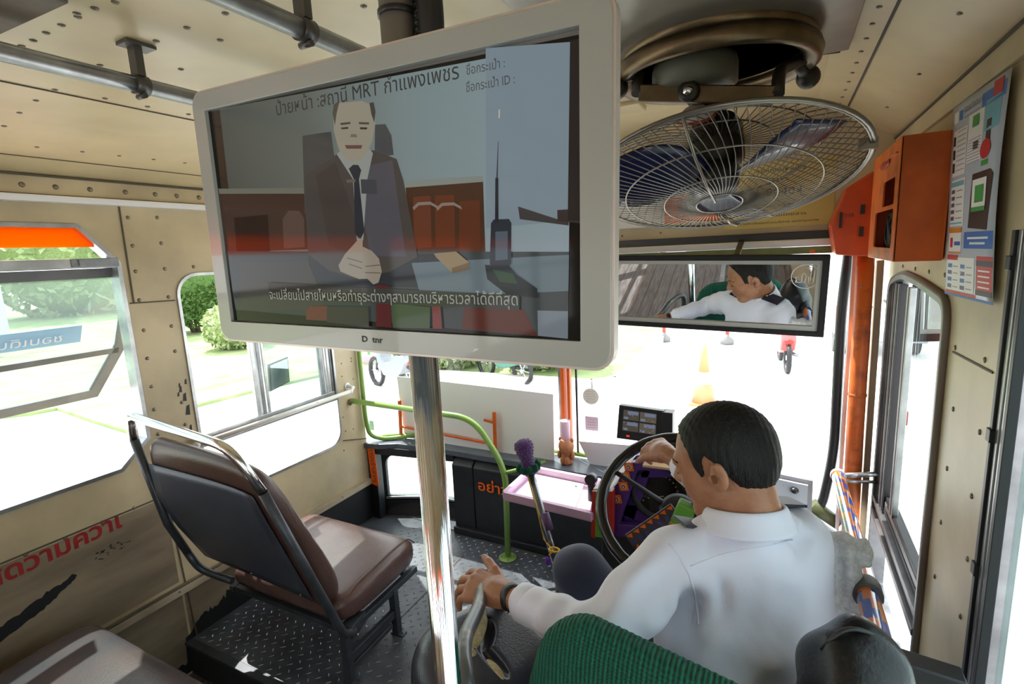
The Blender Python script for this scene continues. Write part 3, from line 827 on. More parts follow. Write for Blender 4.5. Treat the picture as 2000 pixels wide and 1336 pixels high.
# ---------------------------------------------------------------- television on the chrome pole
EXPO = .38
def lin(c):
    if isinstance(c, str): c = tuple(int(c[i:i + 2], 16) for i in (0, 2, 4))
    return tuple(((v / 255) / 12.92 if v / 255 < .04045 else ((v / 255 + .055) / 1.055) ** 2.4) for v in c)
def scr(c, k=.66):
    l = lin(c); e = tuple(v / 2 ** EXPO * k for v in l)
    return mat('screen_%s' % (c if isinstance(c, str) else '%02x%02x%02x' % c), (.01, .01, .01), rough=.06, emit=e, estr=1., spec=.15)
YT = .463
def tvp(px, py, dy=0): p = atY(px, py, YT + dy); return (p.x, p.z)
tv = thing('television', (-.4225, YT, 1.60), 'wide flat television in a silver-grey frame mounted on the chrome pole', 'television')
a = tvp(376.8, 184.8); b = tvp(1194.6, -25.1); c = tvp(1189.4, 721.5); d = tvp(438.7, 661.7)
x0, x1 = (a[0] + d[0]) / 2, (b[0] + c[0]) / 2; z1, z0 = (a[1] + b[1]) / 2, (c[1] + d[1]) / 2
S = [tvp(403, 213), tvp(1127, 53), tvp(1132, 668), tvp(455, 628)]
sx0, sx1 = (S[0][0] + S[3][0]) / 2, (S[1][0] + S[2][0]) / 2; sz1, sz0 = (S[0][1] + S[1][1]) / 2, (S[2][1] + S[3][1]) / 2
def fT(u, v, w): return (u, YT + w, v)
bez = mat('silver_bezel', (.40, .43, .42), rough=.22, coat=.35)
m = M(); m.prism(rrect(x0, z0, x1, z1, .018, 6), [[(sx0, sz0), (sx0, sz1), (sx1, sz1), (sx1, sz0)]], fT, 0, .010); mk('bezel', m, bez, tv, bevel=.0025)
m = M(); ring(m, rrect(x0 - .003, z0 - .003, x1 + .003, z1 + .003, .02, 6), .006, fT, .002, .016)
mk('edge_trim', m, mat('champagne_edge', (.62, .56, .52), rough=.3, metal=.3), tv, bevel=.001)
m = M(); m.prism(rrect(x0 + .004, z0 + .004, x1 - .004, z1 - .004, .018, 6), None, fT, .010, .034); m.box(((x0 + x1) / 2, YT + .045, (z0 + z1) / 2), (.3, .03, .2)); mk('back_shell', m, mat('tv_back', (.25, .26, .26), rough=.5), tv, bevel=.003)
# screen picture: flat shapes on the panel, in photo coordinates of the panel plane
pic = M(); PM = []
def pc(cx): 
    t = scr(cx)
    if t not in PM: PM.append(t)
    return PM.index(t)
_l = [0]
def shp(pts, cx, lift=None):
    _l[0] += 1; y = YT + .0052 - _l[0] * .00006
    P = [tvp(*p) for p in pts]
    P = [(min(max(u, sx0), sx1), min(max(v, sz0), sz1)) for u, v in P]
    tris = tessellate_polygon([[V3((u, v, 0)) for u, v in P]])
    pic.add([(u, y, v) for u, v in P], [tuple(t) for t in tris], cx if isinstance(cx, int) else pc(cx))
grad = bpy.data.materials.new('screen_wall_gradient'); grad.use_nodes = True
nt = grad.node_tree; bs = nt.nodes['Principled BSDF']; bs.inputs['Base Color'].default_value = (.01, .01, .01, 1); bs.inputs['Roughness'].default_value = .12
bs.inputs['Specular IOR Level'].default_value = .15
tcn = nt.nodes.new('ShaderNodeTexCoord'); sep = nt.nodes.new('ShaderNodeSeparateXYZ'); mr = nt.nodes.new('ShaderNodeMapRange'); rp_ = nt.nodes.new('ShaderNodeValToRGB')
nt.links.new(tcn.outputs['Generated'], sep.inputs[0]); nt.links.new(sep.outputs['X'], mr.inputs[0]); nt.links.new(mr.outputs[0], rp_.inputs[0])
for i, (ps, cc) in enumerate(((0, '4c4f48'), (.35, '646860'), (.62, '7d8c8c'), (1., '8c9da4'))):
    e = rp_.color_ramp.elements[i] if i < 2 else rp_.color_ramp.elements.new(ps)
    e.position = ps; e.color = tuple(v / 2 ** EXPO * .78 for v in lin(cc)) + (1,)
nt.links.new(rp_.outputs[0], bs.inputs['Emission Color']); bs.inputs['Emission Strength'].default_value = 1
PM.append(grad)
full = [(395, 210), (1140, 45), (1140, 675), (440, 632)]
shp(full, '15130f'); shp([(412, 222), (1104, 66), (1108, 655), (462, 612)], 0)
shp([(412, 222), (424, 219), (446, 395), (432, 397)], '3a2d22')
# cupboards
shp([(425, 385), (592, 378), (604, 490), (440, 500)], '45332a'); shp([(424, 376), (592, 370), (592, 381), (426, 386)], '77766a')
shp([(455, 432), (520, 424), (525, 500), (462, 508)], '2a1c16'); shp([(548, 432), (560, 415), (580, 415), (590, 430), (592, 486), (552, 490)], '5d4a40')
shp([(785, 362), (936, 346), (944, 505), (800, 512)], '4a3020'); shp([(780, 350), (936, 336), (936, 348), (784, 364)], '8c938c')
shp([(800, 382), (834, 378), (838, 480), (804, 484)], '6b3b27'); shp([(842, 378), (880, 375), (884, 478), (846, 480)], '67371f'); shp([(890, 388), (930, 384), (934, 486), (892, 490)], '623420')
for k in (800, 846): shp([(k, 402), (k + 10, 392), (k + 34, 390), (k + 48, 398), (k + 50, 404), (k + 34, 396), (k + 12, 398), (k + 2, 408)], '8e8078')
shp([(936, 70), (1104, 66), (1108, 420), (944, 440)], '8797a0')
# desk
shp([(440, 498), (1108, 482), (1108, 655), (462, 612)], '3c4243'); shp([(600, 500), (880, 492), (880, 560), (600, 560)], '2b3034')
shp([(800, 512), (1108, 488), (1108, 560), (820, 580)], '6b7a80'); shp([(470, 520), (600, 514), (640, 612), (470, 612)], '45433f')
shp([(905, 590), (1020, 598), (1048, 650), (900, 640)], '5c2a1e'); shp([(1048, 600), (1108, 600), (1108, 655), (1050, 650)], '7c878f')
# chair back, suit, shirt, face
shp([(585, 268), (640, 258), (652, 340), (648, 420), (592, 420)], '4d4b48'); shp([(725, 242), (745, 240), (757, 262), (762, 300), (725, 308)], '4d4e4f')
shp([(652, 302), (640, 312), (592, 345), (594, 420), (600, 500), (640, 530), (690, 545), (760, 530), (812, 500), (800, 440), (782, 350), (768, 308), (722, 292)], '4b4642')
shp([(690, 330), (760, 310), (778, 430), (790, 500), (720, 500)], '545259'); shp([(612, 345), (650, 318), (690, 430), (690, 500), (640, 480)], '453e3a')
shp([(652, 302), (664, 290), (716, 290), (722, 298), (712, 350), (706, 470), (694, 470), (684, 350)], '9a9e98')
shp([(676, 330), (684, 322), (694, 322), (700, 332), (696, 350), (708, 452), (700, 470), (690, 456), (686, 350)], '2c3038')
shp([(644, 210), (652, 202), (700, 196), (722, 206), (726, 240), (720, 276), (708, 304), (690, 318), (672, 312), (656, 292), (646, 258)], 'a19a88')
shp([(643, 222), (645, 205), (656, 198), (651, 222), (648, 246)], '5b5448'); shp([(714, 200), (722, 198), (726, 216), (724, 238), (718, 222)], '4c463c')
shp([(658, 241), (678, 238), (678, 242), (660, 245)], '4f4a40'); shp([(694, 238), (714, 238), (714, 242), (695, 242)], '4f4a40')
shp([(660, 250), (674, 248), (674, 252), (661, 253)], '3b372f'); shp([(697, 248), (711, 248), (710, 252), (697, 252)], '3b372f')
shp([(680, 262), (690, 262), (692, 268), (678, 268)], '7c7464'); shp([(668, 284), (702, 283), (700, 290), (672, 291)], '6a4c42')
shp([(672, 352), (690, 350), (690, 356), (674, 358)], '6d6156'); shp([(700, 350), (730, 350), (732, 378), (702, 378)], '43454d')
# hands
shp([(700, 465), (706, 470), (706, 482), (724, 490), (738, 505), (744, 530), (738, 552), (728, 556), (716, 545), (700, 546), (684, 540), (664, 532), (660, 520), (672, 498)], '9e9484')
for (q, w_) in (((676, 504), (706, 512)), ((680, 516), (706, 524)), ((712, 520), (742, 516)), ((712, 532), (742, 532))): shp([q, w_, (w_[0], w_[1] + 2), (q[0], q[1] + 2)], '6c6356')
# radio, antenna, wood block, pen stand, plant
shp([(955, 430), (960, 422), (990, 420), (995, 428), (996, 508), (990, 516), (958, 518), (954, 508)], '2c333b'); shp([(964, 446), (988, 444), (989, 500), (965, 503)], '56636e')
shp([(963, 430), (962, 340), (968, 340), (970, 428)], '262a30'); shp([(964, 340), (966, 268), (967, 268), (967, 340)], '3c4147')
shp([(966, 205), (969, 205), (969, 222), (966, 222)], 'c8c4b4')
shp([(845, 492), (888, 487), (914, 508), (914, 520), (880, 528), (850, 500)], '9a8462'); shp([(880, 520), (914, 508), (914, 522), (882, 530)], '77613f')
shp([(945, 512), (992, 512), (1008, 530), (1048, 556), (1050, 575), (990, 570), (950, 540)], '20262a'); shp([(960, 520), (1000, 528), (1010, 548), (975, 545)], '2f4a30')
shp([(600, 612), (606, 602), (640, 600), (656, 612), (658, 630), (600, 628)], '6f3b33'); shp([(735, 555), (760, 558), (766, 640), (736, 638)], '5a2225')
shp([(842, 575), (858, 575), (864, 640), (846, 640)], '7c3433'); shp([(640, 600), (720, 600), (722, 640), (640, 632)], '3a3834')
shp([(764, 592), (840, 598), (840, 640), (768, 640)], '47583c')
shp([(1008, 395), (1085, 418), (1108, 398), (1108, 430), (1012, 420)], '43403f'); shp([(1085, 400), (1130, 396), (1130, 425), (1086, 422)], '3a3130')
shp([(1104, 66), (1132, 58), (1132, 420), (1106, 420)], '2a2422')
# subtitle band
shp([(526, 556), (706, 562), (706, 592), (530, 586)], '2e281f'); shp([(706, 562), (1014, 570), (1014, 600), (706, 592)], '3d3d38')
scrn = mk('screen', pic, PM, tv, fixn=False)
def tx(s, px, py, px2, py2, h, cx, mats_, w=True, bold=0.):
    m = M(); p = tvp(px, py); q = tvp(px2, py2)
    t = scr(cx); mats_ = [t]
    if t not in mats_: mats_.append(t)
    text_into(m, s, (p[0], YT + .0008, p[1] - .0075), (q[0] - p[0], 0, 0), (0, 0, 1), h, mi=mats_.index(t), width=abs(q[0] - p[0]), thick=.0001, bold=bold); mk('screen_lettering', m, t, tv)
mm = []
tx('ป้ายหน้า :สถานี MRT กำแพงเพชร', 538, 218, 890, 150, .015, '3b3b38', mm)
tx('ชื่อกระเป๋า :', 903, 124, 978, 110, .0085, '4e5254', mm)
tx('ชื่อกระเป๋า ID :', 903, 158, 998, 141, .0085, '4e5254', mm)
tx('จะเปลี่ยนไปสายไหนหรือทำธุระต่างๆสามารถบริหารเวลาได้ดีที่สุด', 530, 578, 1012, 592, .0125, 'a9aaa2', mm)
m = M(); p = tvp(712, 668); q = tvp(752, 668); tv.rotation_euler = (0, .0195, .012)
text_into(m, 'D  tnr', (p[0], YT - .0004, p[1]), (1, 0, 0), (0, 0, 1), .0075, width=q[0] - p[0], bold=.02, thick=.0002); mk('brand_lettering', m, ink, tv)
# chrome pole
pl = thing('chrome_pole', (-.42, .54, 0), 'shiny chrome floor-to-ceiling pole that carries the television', 'pole')
PX, PY = -.4225, .547
m = M(); m.tube([(PX, PY, -.02), (PX, PY, 1.47)], .0195, 40); mk('tube', m, chrome, pl)
m = M(); m.tube([(PX, PY, 1.47), (PX, PY, ceil_z(PX))], .0215, 24); mk('upper_sleeve', m, mat('grey_sleeve', (.2, .19, .18), rough=.45, metal=.3), pl)
m = M(); m.tube([(PX, PY, 1.835), (PX, PY, 1.842)], .0235, 24); m.tube([(PX + .02, PY, 1.84), (PX + .05, PY - .005, 1.838), (PX + .055, PY, 1.85)], .003, 6)
mk('cable_tie', m, black_pl, pl)
m = M(); m.lathe([(.05, 0), (.05, .006), (.022, .012)], (PX, PY, -.15), seg=24); m.tube([(PX, PY, -.15), (PX, PY, 0)], .0195, 20); mk('floor_flange', m, chrome2, pl)
m = M(); m.box((PX, .515, 1.62), (.09, .05, .09)); mk('screen_clamp', m, black_pl, pl)
m = M(); pts = [(PX + .035, PY + .01, 1.62), (PX + .036, PY + .012, 1.78), (PX + .045, PY + .005, 1.83), (PX + .038, PY + .01, 1.88), (PX + .05, PY + .01, ceil_z(PX))]
m.tube(fillet(pts, .03, 5), .016, 12)
for i in range(40):
    t = i / 40; z = 1.63 + t * .3; m.tube([(PX + .037, PY + .01, z), (PX + .037, PY + .01, z + .003)], .0172, 12)
tag(mk('cable_conduit', m, black_rub), 'black corrugated cable conduit strapped beside the pole above the television', 'cable')

# ---------------------------------------------------------------- ceiling grab rails
def crail(x, label, clamps):
    t = thing('ceiling_rail', (x, -1, 1.885), label, 'rail', 'ceiling grab rails')
    m = M(); m.tube([(x, -4.8, 1.885), (x, 1.9, 1.885)], .0145, 20)
    m.tube([(x, 1.9, 1.885), (x, 1.93, 1.9), (x, 1.94, ceil_z(x))], .0145, 12); mk('rail_tube', m, galv, t)
    for y in clamps:
        m = M(); zc = ceil_z(x)
        m.bar((x, y, 1.90), (x, y, zc - .004), .022, .014, up=(0, 1, 0)); m.box((x, y + .004, zc - .004), (.036, .05, .006))
        m.tube([(x, y - .012, 1.885), (x, y + .012, 1.885)], .0172, 20)
        m.tube([(x - .012, y, 1.866), (x + .012, y, 1.866)], .005, 8)
        mk('hanger_bracket', m, mat('bracket_steel', (.10, .095, .09), rough=.4, metal=.6), t)
crail(-1.06, 'galvanised ceiling rail farther from the television', (.597, 1.55, -.5, -1.5, -2.5))
crail(-.634, 'galvanised ceiling rail passing just above the television', (.60, 1.55, -.4, -1.4, -2.4))

# ---------------------------------------------------------------- ceiling fan
fan = thing('ceiling_fan', (-.1, 1.05, 1.9), 'wire-caged ceiling fan with dark blue blades hanging from a brass ring', 'fan')
RZ = 1.925
r1 = atZ(1600, 128, RZ); r0 = atZ(1196, 120, RZ); r2 = atZ(1392, 46, RZ + .02)
rr = .205; rc = V3((-.15, 1.275, RZ))
brass = mat('tarnished_brass', (.20, .14, .075), rough=.35, metal=.75, var=.4, vscale=14)
m = M()
m.lathe([(rr, .012), (rr + .004, .0), (rr, -.018), (rr - .01, -.024), (rr - .034, -.012), (rr - .036, .004), (rr - .03, .012)], (rc.x, rc.y, RZ), seg=64)
m.lathe([(rr - .006, .012), (rr - .006, .05)], (rc.x, rc.y, RZ), seg=48)
mk('mounting_ring', m, brass, fan)
dk = mat('grimy_iron', (.045, .038, .03), rough=.45, metal=.5, var=.3, vscale=20)
# the two downward arms + crossbar
bl = atY(1249, 182, 1.17); br = atY(1512, 186, 1.17)
for p, s in ((bl, -1), (br, 1)):
    m = M(); top = V3((rc.x + s * rr * .78, rc.y + s * .06 - .03, RZ - .005))
    m.tube(fillet([top + V3((s * .02, 0, .0)), top + V3((0, -.01, -.01)), V3((p.x + s * .006, rc.y - .08, p.z + .05)), V3((p.x + s * .006, p.y, p.z))], .03, 5), .012, 10)
    m.tube([top, V3((rc.x + s * rr * .9, rc.y + s * .09, RZ - .03))], .014, 8); m.ball(V3((rc.x + s * rr * .9, rc.y + s * .09, RZ - .03)), (.024, .024, .024))
    mk('side_arm', m, dk, fan)
m = M(); m.bar(bl, br, .012, .034, up=(0, 0, 1)); m.bar(bl + V3((0, .02, 0)), br + V3((0, .02, 0)), .03, .006, up=(0, 0, 1)); mk('crossbar', m, brass, fan, bevel=.003)
bc = atY(1345, 178, bl.y - .012)
m = M(); m.lathe([(.022, 0), (.020, .006), (.012, .008)], bc, (0, -1, 0), seg=20, mi=0); m.lathe([(.011, .006), (.010, .014), (.004, .016), (.0, .016)], bc, (0, -1, 0), seg=6, mi=1)
mk('pivot_bolt', m, [dk, chrome2], fan)
mc = V3((rc.x - .03, rc.y - .05, RZ - .03))
m = M(); m.lathe([(.03, .04), (.082, .035), (.086, .02), (.086, -.015), (.07, -.026), (.03, -.03)], mc, seg=32); mk('gear_housing', m, mat('olive_enamel', (.13, .13, .095), rough=.5, var=.2), fan)
# cage
n = V3((.10, -.31, -.94)).normalized(); fc = atD(1402, 350, 1.22)
ax1 = V3((1, 0, 0)); ax1 = (ax1 - n * ax1.dot(n)).normalized(); ax2 = n.cross(ax1)
R0 = .268
m = M(); mt_ = fc - n * .05
m.lathe([(.012, -.14), (.045, -.13), (.055, -.11), (.055, -.04), (.03, -.02)], fc, n, seg=28); mk('motor', m, dk, fan)
m = M(); m.tube([fc - n * .13, V3((bc.x, bl.y + .01, bl.z - .01))], .02, 12); mk('stem', m, dk, fan)
m = M(); cp = atY(1356, 224, bl.y - .03); m.lathe([(.0, .018), (.02, .015), (.036, 0), (.034, -.004)], cp + V3((0, .01, -.0)), (0, -.5, .85), seg=24, mi=0)
m.lathe([(.036, 0), (.039, -.002), (.039, -.005), (.035, -.005)], cp + V3((0, .01, 0)), (0, -.5, .85), seg=24, mi=1)
mk('badge_cap', m, [mat('pale_badge', (.5, .45, .45), rough=.4), red_p], fan)
wire = mat('cage_wire', (.26, .235, .20), rough=.28, metal=.8)
def dome(sgn, depth, nm, nw):
    m = M()
    def pt(r, a): 
        h = depth * (1 - (r / R0) ** 2.4)
        return fc + (ax1 * math.cos(a) + ax2 * math.sin(a)) * r + n * sgn * h
    for i in range(nw):
        a0 = 2 * PI * i / nw
        m.tube([pt(.045 + (R0 - .045) * k / 7, a0 + .35 * k / 7) for k in range(8)], .0011, 5)
    for r, w_ in ((.045, .0018), (.11, .0016), (.19, .0016), (R0 - .002, .0026)):
        m.tube([pt(r, 2 * PI * k / 56) for k in range(56)], w_, 6, closed=True)
    return mk(nm, m, wire, fan)
dome(1, .055, 'front_guard', 84); dome(-1, .075, 'rear_guard', 64)
m = M(); m.tube([fc + (ax1 * math.cos(2 * PI * k / 64) + ax2 * math.sin(2 * PI * k / 64)) * (R0 + .003) for k in range(64)], .0045, 8, closed=True)
for k in (0, 2):
    a = PI / 2 * k + PI / 2 + .12; m.tube([fc + (ax1 * math.cos(a) + ax2 * math.sin(a)) * (R0 * t) + n * .067 * (1 - t ** 2.4) for t in (.15, .4, .7, 1.)], .003, 8)
m.box(fc + ax1 * (R0 * .97) + ax2 * .03, (.03, .012, .02))
mk('rim_band', m, wire, fan)
m = M(); m.lathe([(0, .03), (.035, .028), (.042, .01), (.042, -.02)], fc, n, seg=28); mk('blade_hub', m, mat('hub_dark', (.03, .03, .035), rough=.35), fan)
for k in range(3):
    a0 = 2 * PI * k / 3 + .35
    m = M()
    def bl_(u, v):
        r = .035 + u * .2; wd = (.30 + .62 * math.sin(min(1, u * 1.05) * PI * .78)) * .095
        t = (v - .5) * 2; tw = .55 - .25 * u
        e1 = ax1 * math.cos(a0 + .35 * u) + ax2 * math.sin(a0 + .35 * u); e2 = -ax1 * math.sin(a0 + .35 * u) + ax2 * math.cos(a0 + .35 * u)
        return fc + e1 * r + e2 * (t * wd * math.cos(tw)) + n * (t * wd * math.sin(tw) * .8)
    m.surf(bl_, 16, 7); mk('fan_blade', m, mat('navy_blade', (.004, .008, .055), rough=.25, coat=.3), fan, solid=.003)

# ---------------------------------------------------------------- plates on the header
def plate(nm, x0, z0, x1, z1, mt, label, lines, bd=0, y=YH):
    t = thing(nm, ((x0 + x1) / 2, y, z0), label, 'sign')
    m = M(); m.box(((x0 + x1) / 2, y - .0015, (z0 + z1) / 2), (x1 - x0, .003, z1 - z0)); mk('plate', m, mt, t, bevel=.001)
    for (s, cx, cz, h, w_) in lines:
        m = M(); text_into(m, s, (cx - w_ / 2, y - .0034, cz), (1, 0, 0), (0, 0, 1), h, width=w_, thick=.0003); mk('lettering', m, ink, t)
    return t
plate('orange_sign', -.455, 1.640, -.222, 1.745, orange_flat, 'small orange sheet sign on the front header behind the fan cage', [('ขสมก สายเดินรถ ปรับอากาศ', -.335, 1.718, .014, .19), ('โทร 1348', -.335, 1.688, .013, .09), ('กรุงเทพมหานคร', -.335, 1.66, .011, .12)])
plate('yellow_sign', -.205, 1.600, .155, 1.835, yellow_pl, 'large yellow registration sheet on the front header behind the fan cage', [('กรุงเทพมหานคร', -.02, 1.80, .014, .16), ('กท', -.02, 1.765, .016, .05), ('1-80404', -.02, 1.715, .028, .15), ('พ.ศ. ๒๕๕๕', -.02, 1.675, .012, .1), ('ทะเบียนรถโดยสาร', -.02, 1.640, .010, .18), ('บริษัทเดินรถร่วมบริการ เขตกรุงเทพ', -.02, 1.615, .008, .26)])
m = M(); m.box((-.78, 2.192, 1.73), (.7, .012, .2)); tag(mk('white_notice_board', m, white_sheet), 'plain white board on the front header beside the orange sheet sign', 'board')
gp_ = atY(1213, 175, 1.6)
gl_ = thing('speaker_grille', gp_, 'dark slotted speaker grille on the ceiling between the television and the fan', 'speaker')
m = M(); m.box(gp_ + V3((-.03, .06, .0)), (.16, .1, .09)); mk('housing', m, cream_ceil, gl_, bevel=.006)
m = M()
for i in range(9): m.box(gp_ + V3((-.08 + i * .012, .008, 0)), (.005, .006, .06))
mk('slots', m, black_pl, gl_)

# ---------------------------------------------------------------- orange boxes on the right wall
ob = thing('orange_box', (.28, 1.75, 1.49), 'open-fronted orange metal box between the poster and the rounded red-orange box', 'box')
X_, XF = .232, .325
m = M()
Y0, Y1, ZA, ZB = 1.52, 1.93, 1.49, 1.772
for (c_, s_) in ((((X_ + XF) / 2, Y0 + .002, (ZA + ZB) / 2), (XF - X_, .004, ZB - ZA)), (((X_ + XF) / 2, Y1, (ZA + ZB) / 2), (XF - X_, .004, ZB - ZA)),
                 (((X_ + XF) / 2, (Y0 + Y1) / 2, ZB), (XF - X_, Y1 - Y0, .004)), (((X_ + XF) / 2, (Y0 + Y1) / 2, ZA), (XF - X_, Y1 - Y0, .004)), ((XF, (Y0 + Y1) / 2, (ZA + ZB) / 2), (.004, Y1 - Y0, ZB - ZA))):
    m.box(c_, s_)
mk('case', m, orange_p, ob, bevel=.002)
m = M(); m.prism([(Y0, ZA), (Y1, ZA), (Y1, ZB), (Y0, ZB)], [rrect(Y0 + .04, ZA + .03, Y1 - .09, ZA + .125, .01, 3), rrect(Y0 + .045, ZA + .135, Y0 + .21, ZA + .20, .006, 3)], lambda u, v, w: (X_ + w, u, v), 0, .004)
m.bar((X_ - .002, Y0 + .03, ZB - .03), (X_ - .002, Y1 - .03, ZB - .03), .006, .004, mi=0)
mk('front_panel', m, [orange_rusty], ob)
m = M(); m.ball((X_ - .002, 1.72, 1.735), (.004, .07, .012)); mk('red_smear', m, red_p, ob)
m = M()
for i in range(7):
    y = 1.58 + i * .035; m.tube(fillet([(X_ + .03, y, 1.50), (X_ + .02, y + .02, 1.56 + .02 * (i % 3)), (X_ + .03, y + .03, 1.60), (X_ + .05, y + .01, 1.66)], .03, 3), .0025, 6, mi=i % 2)
m.box((X_ + .045, 1.72, 1.56), (.04, .2, .1), mi=2)
mk('wiring', m, [black_rub, steel_pt, black_pl], ob)
ob2 = thing('orange_box', (.2, 2.1, 1.5), 'rounded red-orange metal box with a slot in the corner behind the open orange box', 'box')
A = [atY(1648, 372, 2.12), atY(1700, 338, 2.12), atY(1694, 500, 2.12), atY(1628, 497, 2.12), atY(1618, 440, 2.12)]
m = M(); m.prism([(p.x, p.z) for p in A], None, lambda u, v, w: (u, 2.0 + w + .0, v), .04, .18)
mk('case', m, mat('red_orange', (.72, .09, .02), rough=.3, var=.2), ob2, bevel=.006)
p = atY(1642, 430, 2.035); p2_ = atY(1683, 440, 2.035)
for c_, s_ in ((p, (.008, .006, .05)), (p2_ + V3((0, 0, -.02)), (.012, .006, .03)), (p2_ + V3((0, 0, .05)), (.012, .006, .03))):
    m = M(); m.box(c_, s_); mk('slot', m, black_pl, ob2)
m = M(); p = atY(1652, 425, 2.036); text_into(m, '110', p, (1, 0, .1), (0, 0, 1), .012, thick=.0005); mk('lettering', m, ink, ob2)

# ---------------------------------------------------------------- inside mirrors
MN = V3((.028, -.986, -.162)).normalized(); MC = atY(1410, 575, 1.95)
def onm(px, py, n_=None, c_=None, off=0.):
    n_ = n_ or MN; c_ = c_ or MC; r = ray(px, py); t = (c_ - CAM).dot(n_) / r.dot(n_); return CAM + r * t + n_ * off
mi_ = thing('driving_mirror', MC, 'long black-framed rear-view mirror hanging under the windscreen header', 'mirror')
TR, BR, TL, BL = onm(1622, 497), onm(1608, 657), onm(1010, 500), onm(1010, 621)
O = BL; Ux = (BR - BL); Uy = (TL - BL); Ux2 = TR - TL
def fm(u, v, w): return tuple(BL.lerp(BR, u).lerp(TL.lerp(TR, u), v) + MN * w)
m = M(); fr_i = [(.018, .065), (.982, .065), (.982, .935), (.018, .935)]
m.prism([(0, 0), (1, 0), (1, 1), (0, 1)], [fr_i], fm, -.008, .014); mk('frame', m, mat('matt_black', (.012, .012, .014), rough=.6, spec=.3), mi_, bevel=.002)
m = M(); m.prism(fr_i, [[(.032, .125), (.968, .125), (.968, .885), (.032, .885)]], fm, -.002, .007); mk('inner_trim', m, mat('grey_trim', (.42, .42, .40), rough=.4), mi_)
m = M(); m.prism(fr_i, None, fm, -.006, .0); mk('mirror_glass', m, mirror_mat(), mi_)
ec = onm(1573, 540, off=.002); er = (onm(1601, 541, off=.002) - ec).length
eu = (onm(1601, 541) - onm(1573, 540)).normalized(); ev = MN.cross(eu)
if ev.z < 0: ev = -ev
m = M(); m.tube([ec + eu * (er * math.cos(a * PI / 20)) + ev * (er * .96 * math.sin(a * PI / 20)) for a in range(40)], .0014, 6, closed=True)
for pts in ([(.62, .62), (.60, -.45), (.3, -.52), (.22, .0)], [(.38, .5), (.36, -.35)], [(.05, .1), (.02, -.45), (-.2, -.5), (-.25, .1), (-.12, .3), (.0, .12)], [(-.25, -.48), (-.55, -.5), (-.7, -.1), (-.5, .0)], [(.0, .72), (.35, .72)], [(.18, .9), (.18, .6), (.34, .55)], [(-.62, -.3), (-.66, -.55)]):
    m.tube([ec + eu * (er * x) + ev * (er * y) for x, y in pts], .0013, 6)
mk('white_emblem', m, paper, mi_)
for u in (.2, .75): m = M(); p = V3(fm(u, 1, -.004)); m.bar(p, (p.x, 2.19, 1.56), .02, .006); mk('hanger_bracket', m, steel_pt, mi_)
m = M(); m.ball(V3(fm(.955, 1.03, -.01)), (.008, .005, .007)); tag(mk('orange_putty', m, orange_flat), 'tiny blob of orange putty on top of the long mirror near the emblem', 'blob')
m2c = atY(1830, 612, 2.3); m2n = V3((-.70, -.72, -.20)).normalized()
sm_ = thing('side_mirror', m2c, 'square black-framed outside mirror reflecting a white shirt', 'mirror')
m2c = atY(1832, 614, 1.98)
# aim at the driver's shoulder
tgt = V3((.06, 1.1, .88)); m2n = ((CAM - m2c).normalized() + (tgt - m2c).normalized()).normalized()
q = [onm(1783, 556, m2n, m2c), onm(1872, 556, m2n, m2c), onm(1868, 664, m2n, m2c), onm(1780, 666, m2n, m2c)]
def f2(u, v, w): return tuple(q[3].lerp(q[2], u).lerp(q[0].lerp(q[1], u), v) + m2n * w)
m = M(); m.prism([(0, 0), (1, 0), (1, 1), (0, 1)], [[(.2, .13), (.95, .13), (.95, .94), (.2, .94)]], f2, -.01, .01); mk('frame', m, MATS['matt_black'], sm_)
m = M(); m.prism([(.2, .13), (.95, .13), (.95, .94), (.2, .94)], [[(.26, .2), (.92, .2), (.92, .9), (.26, .9)]], f2, -.004, .004); mk('inner_trim', m, MATS['grey_trim'], sm_)
m = M(); m.prism([(.1, .1), (.95, .1), (.95, .94), (.1, .94)], None, f2, -.008, .0); mk('mirror_glass', m, mirror_mat(), sm_)
m = M(); p = V3(f2(.1, .5, -.01)); m.tube([p, p + V3((-.03, .06, .0)), (p.x - .03, 2.35, p.z)], .01, 8); mk('mirror_arm', m, black_pl, sm_)

# ---------------------------------------------------------------- poster on the right wall
po = thing('poster', (.32, 1.34, 1.42), 'blue and white instruction poster with a card reader picture beside the orange box', 'poster')
PA, PB, PC, PD = V3((.324, 1.535, 1.822)), V3((.322, 1.185, 1.812)), V3((.322, 1.155, 1.425)), V3((.324, 1.46, 1.418))
PO = V3((.323, 1.50, 1.42)); 
def fp_(u, v, w=0):  # u to the right in the photo, v up (0..1)
    top = PA.lerp(PB, u); bot = PD.lerp(PC, u); p = bot.lerp(top, v); return (p.x - .001 - w - .006 * math.sin(v * 3.1) * u, p.y, p.z)
m = M(); m.surf(lambda u, v: fp_(u, v), 8, 14); mk('paper', m, mat('poster_blue_grey', (.50, .56, .66), rough=.4, spec=.5), po, solid=.0006)
pm = [mat('poster_%s' % h, lin(h), rough=.45) for h in ('f2f2f2', '2f6fc0', 'c8202c', 'e08a20', '2f9a4a', '2a1820', '6fb8cc', '5a5a80', 'a0a0b0', '2a2a4a')]
m = M()
def pr(u0, v0, u1, v1, c_, l=.0008):
    m.add([fp_(u0, v0, l), fp_(u1, v0, l), fp_(u1, v1, l), fp_(u0, v1, l)], [(0, 1, 2, 3)], c_)
pr(.60, .90, .97, .965, 1); pr(.78, .92, .92, .985, 2, .0012); pr(.06, .90, .15, .96, 0); pr(.17, .905, .24, .955, 1)
for i in range(2): pr(.27, .93 - i * .03, .58, .943 - i * .03, 8)
pr(.06, .62, .36, .86, 0); pr(.38, .66, .66, .90, 0)
for i in range(3): pr(.07, .78 - i * .07, .12, .83 - i * .07, 5, .0012)
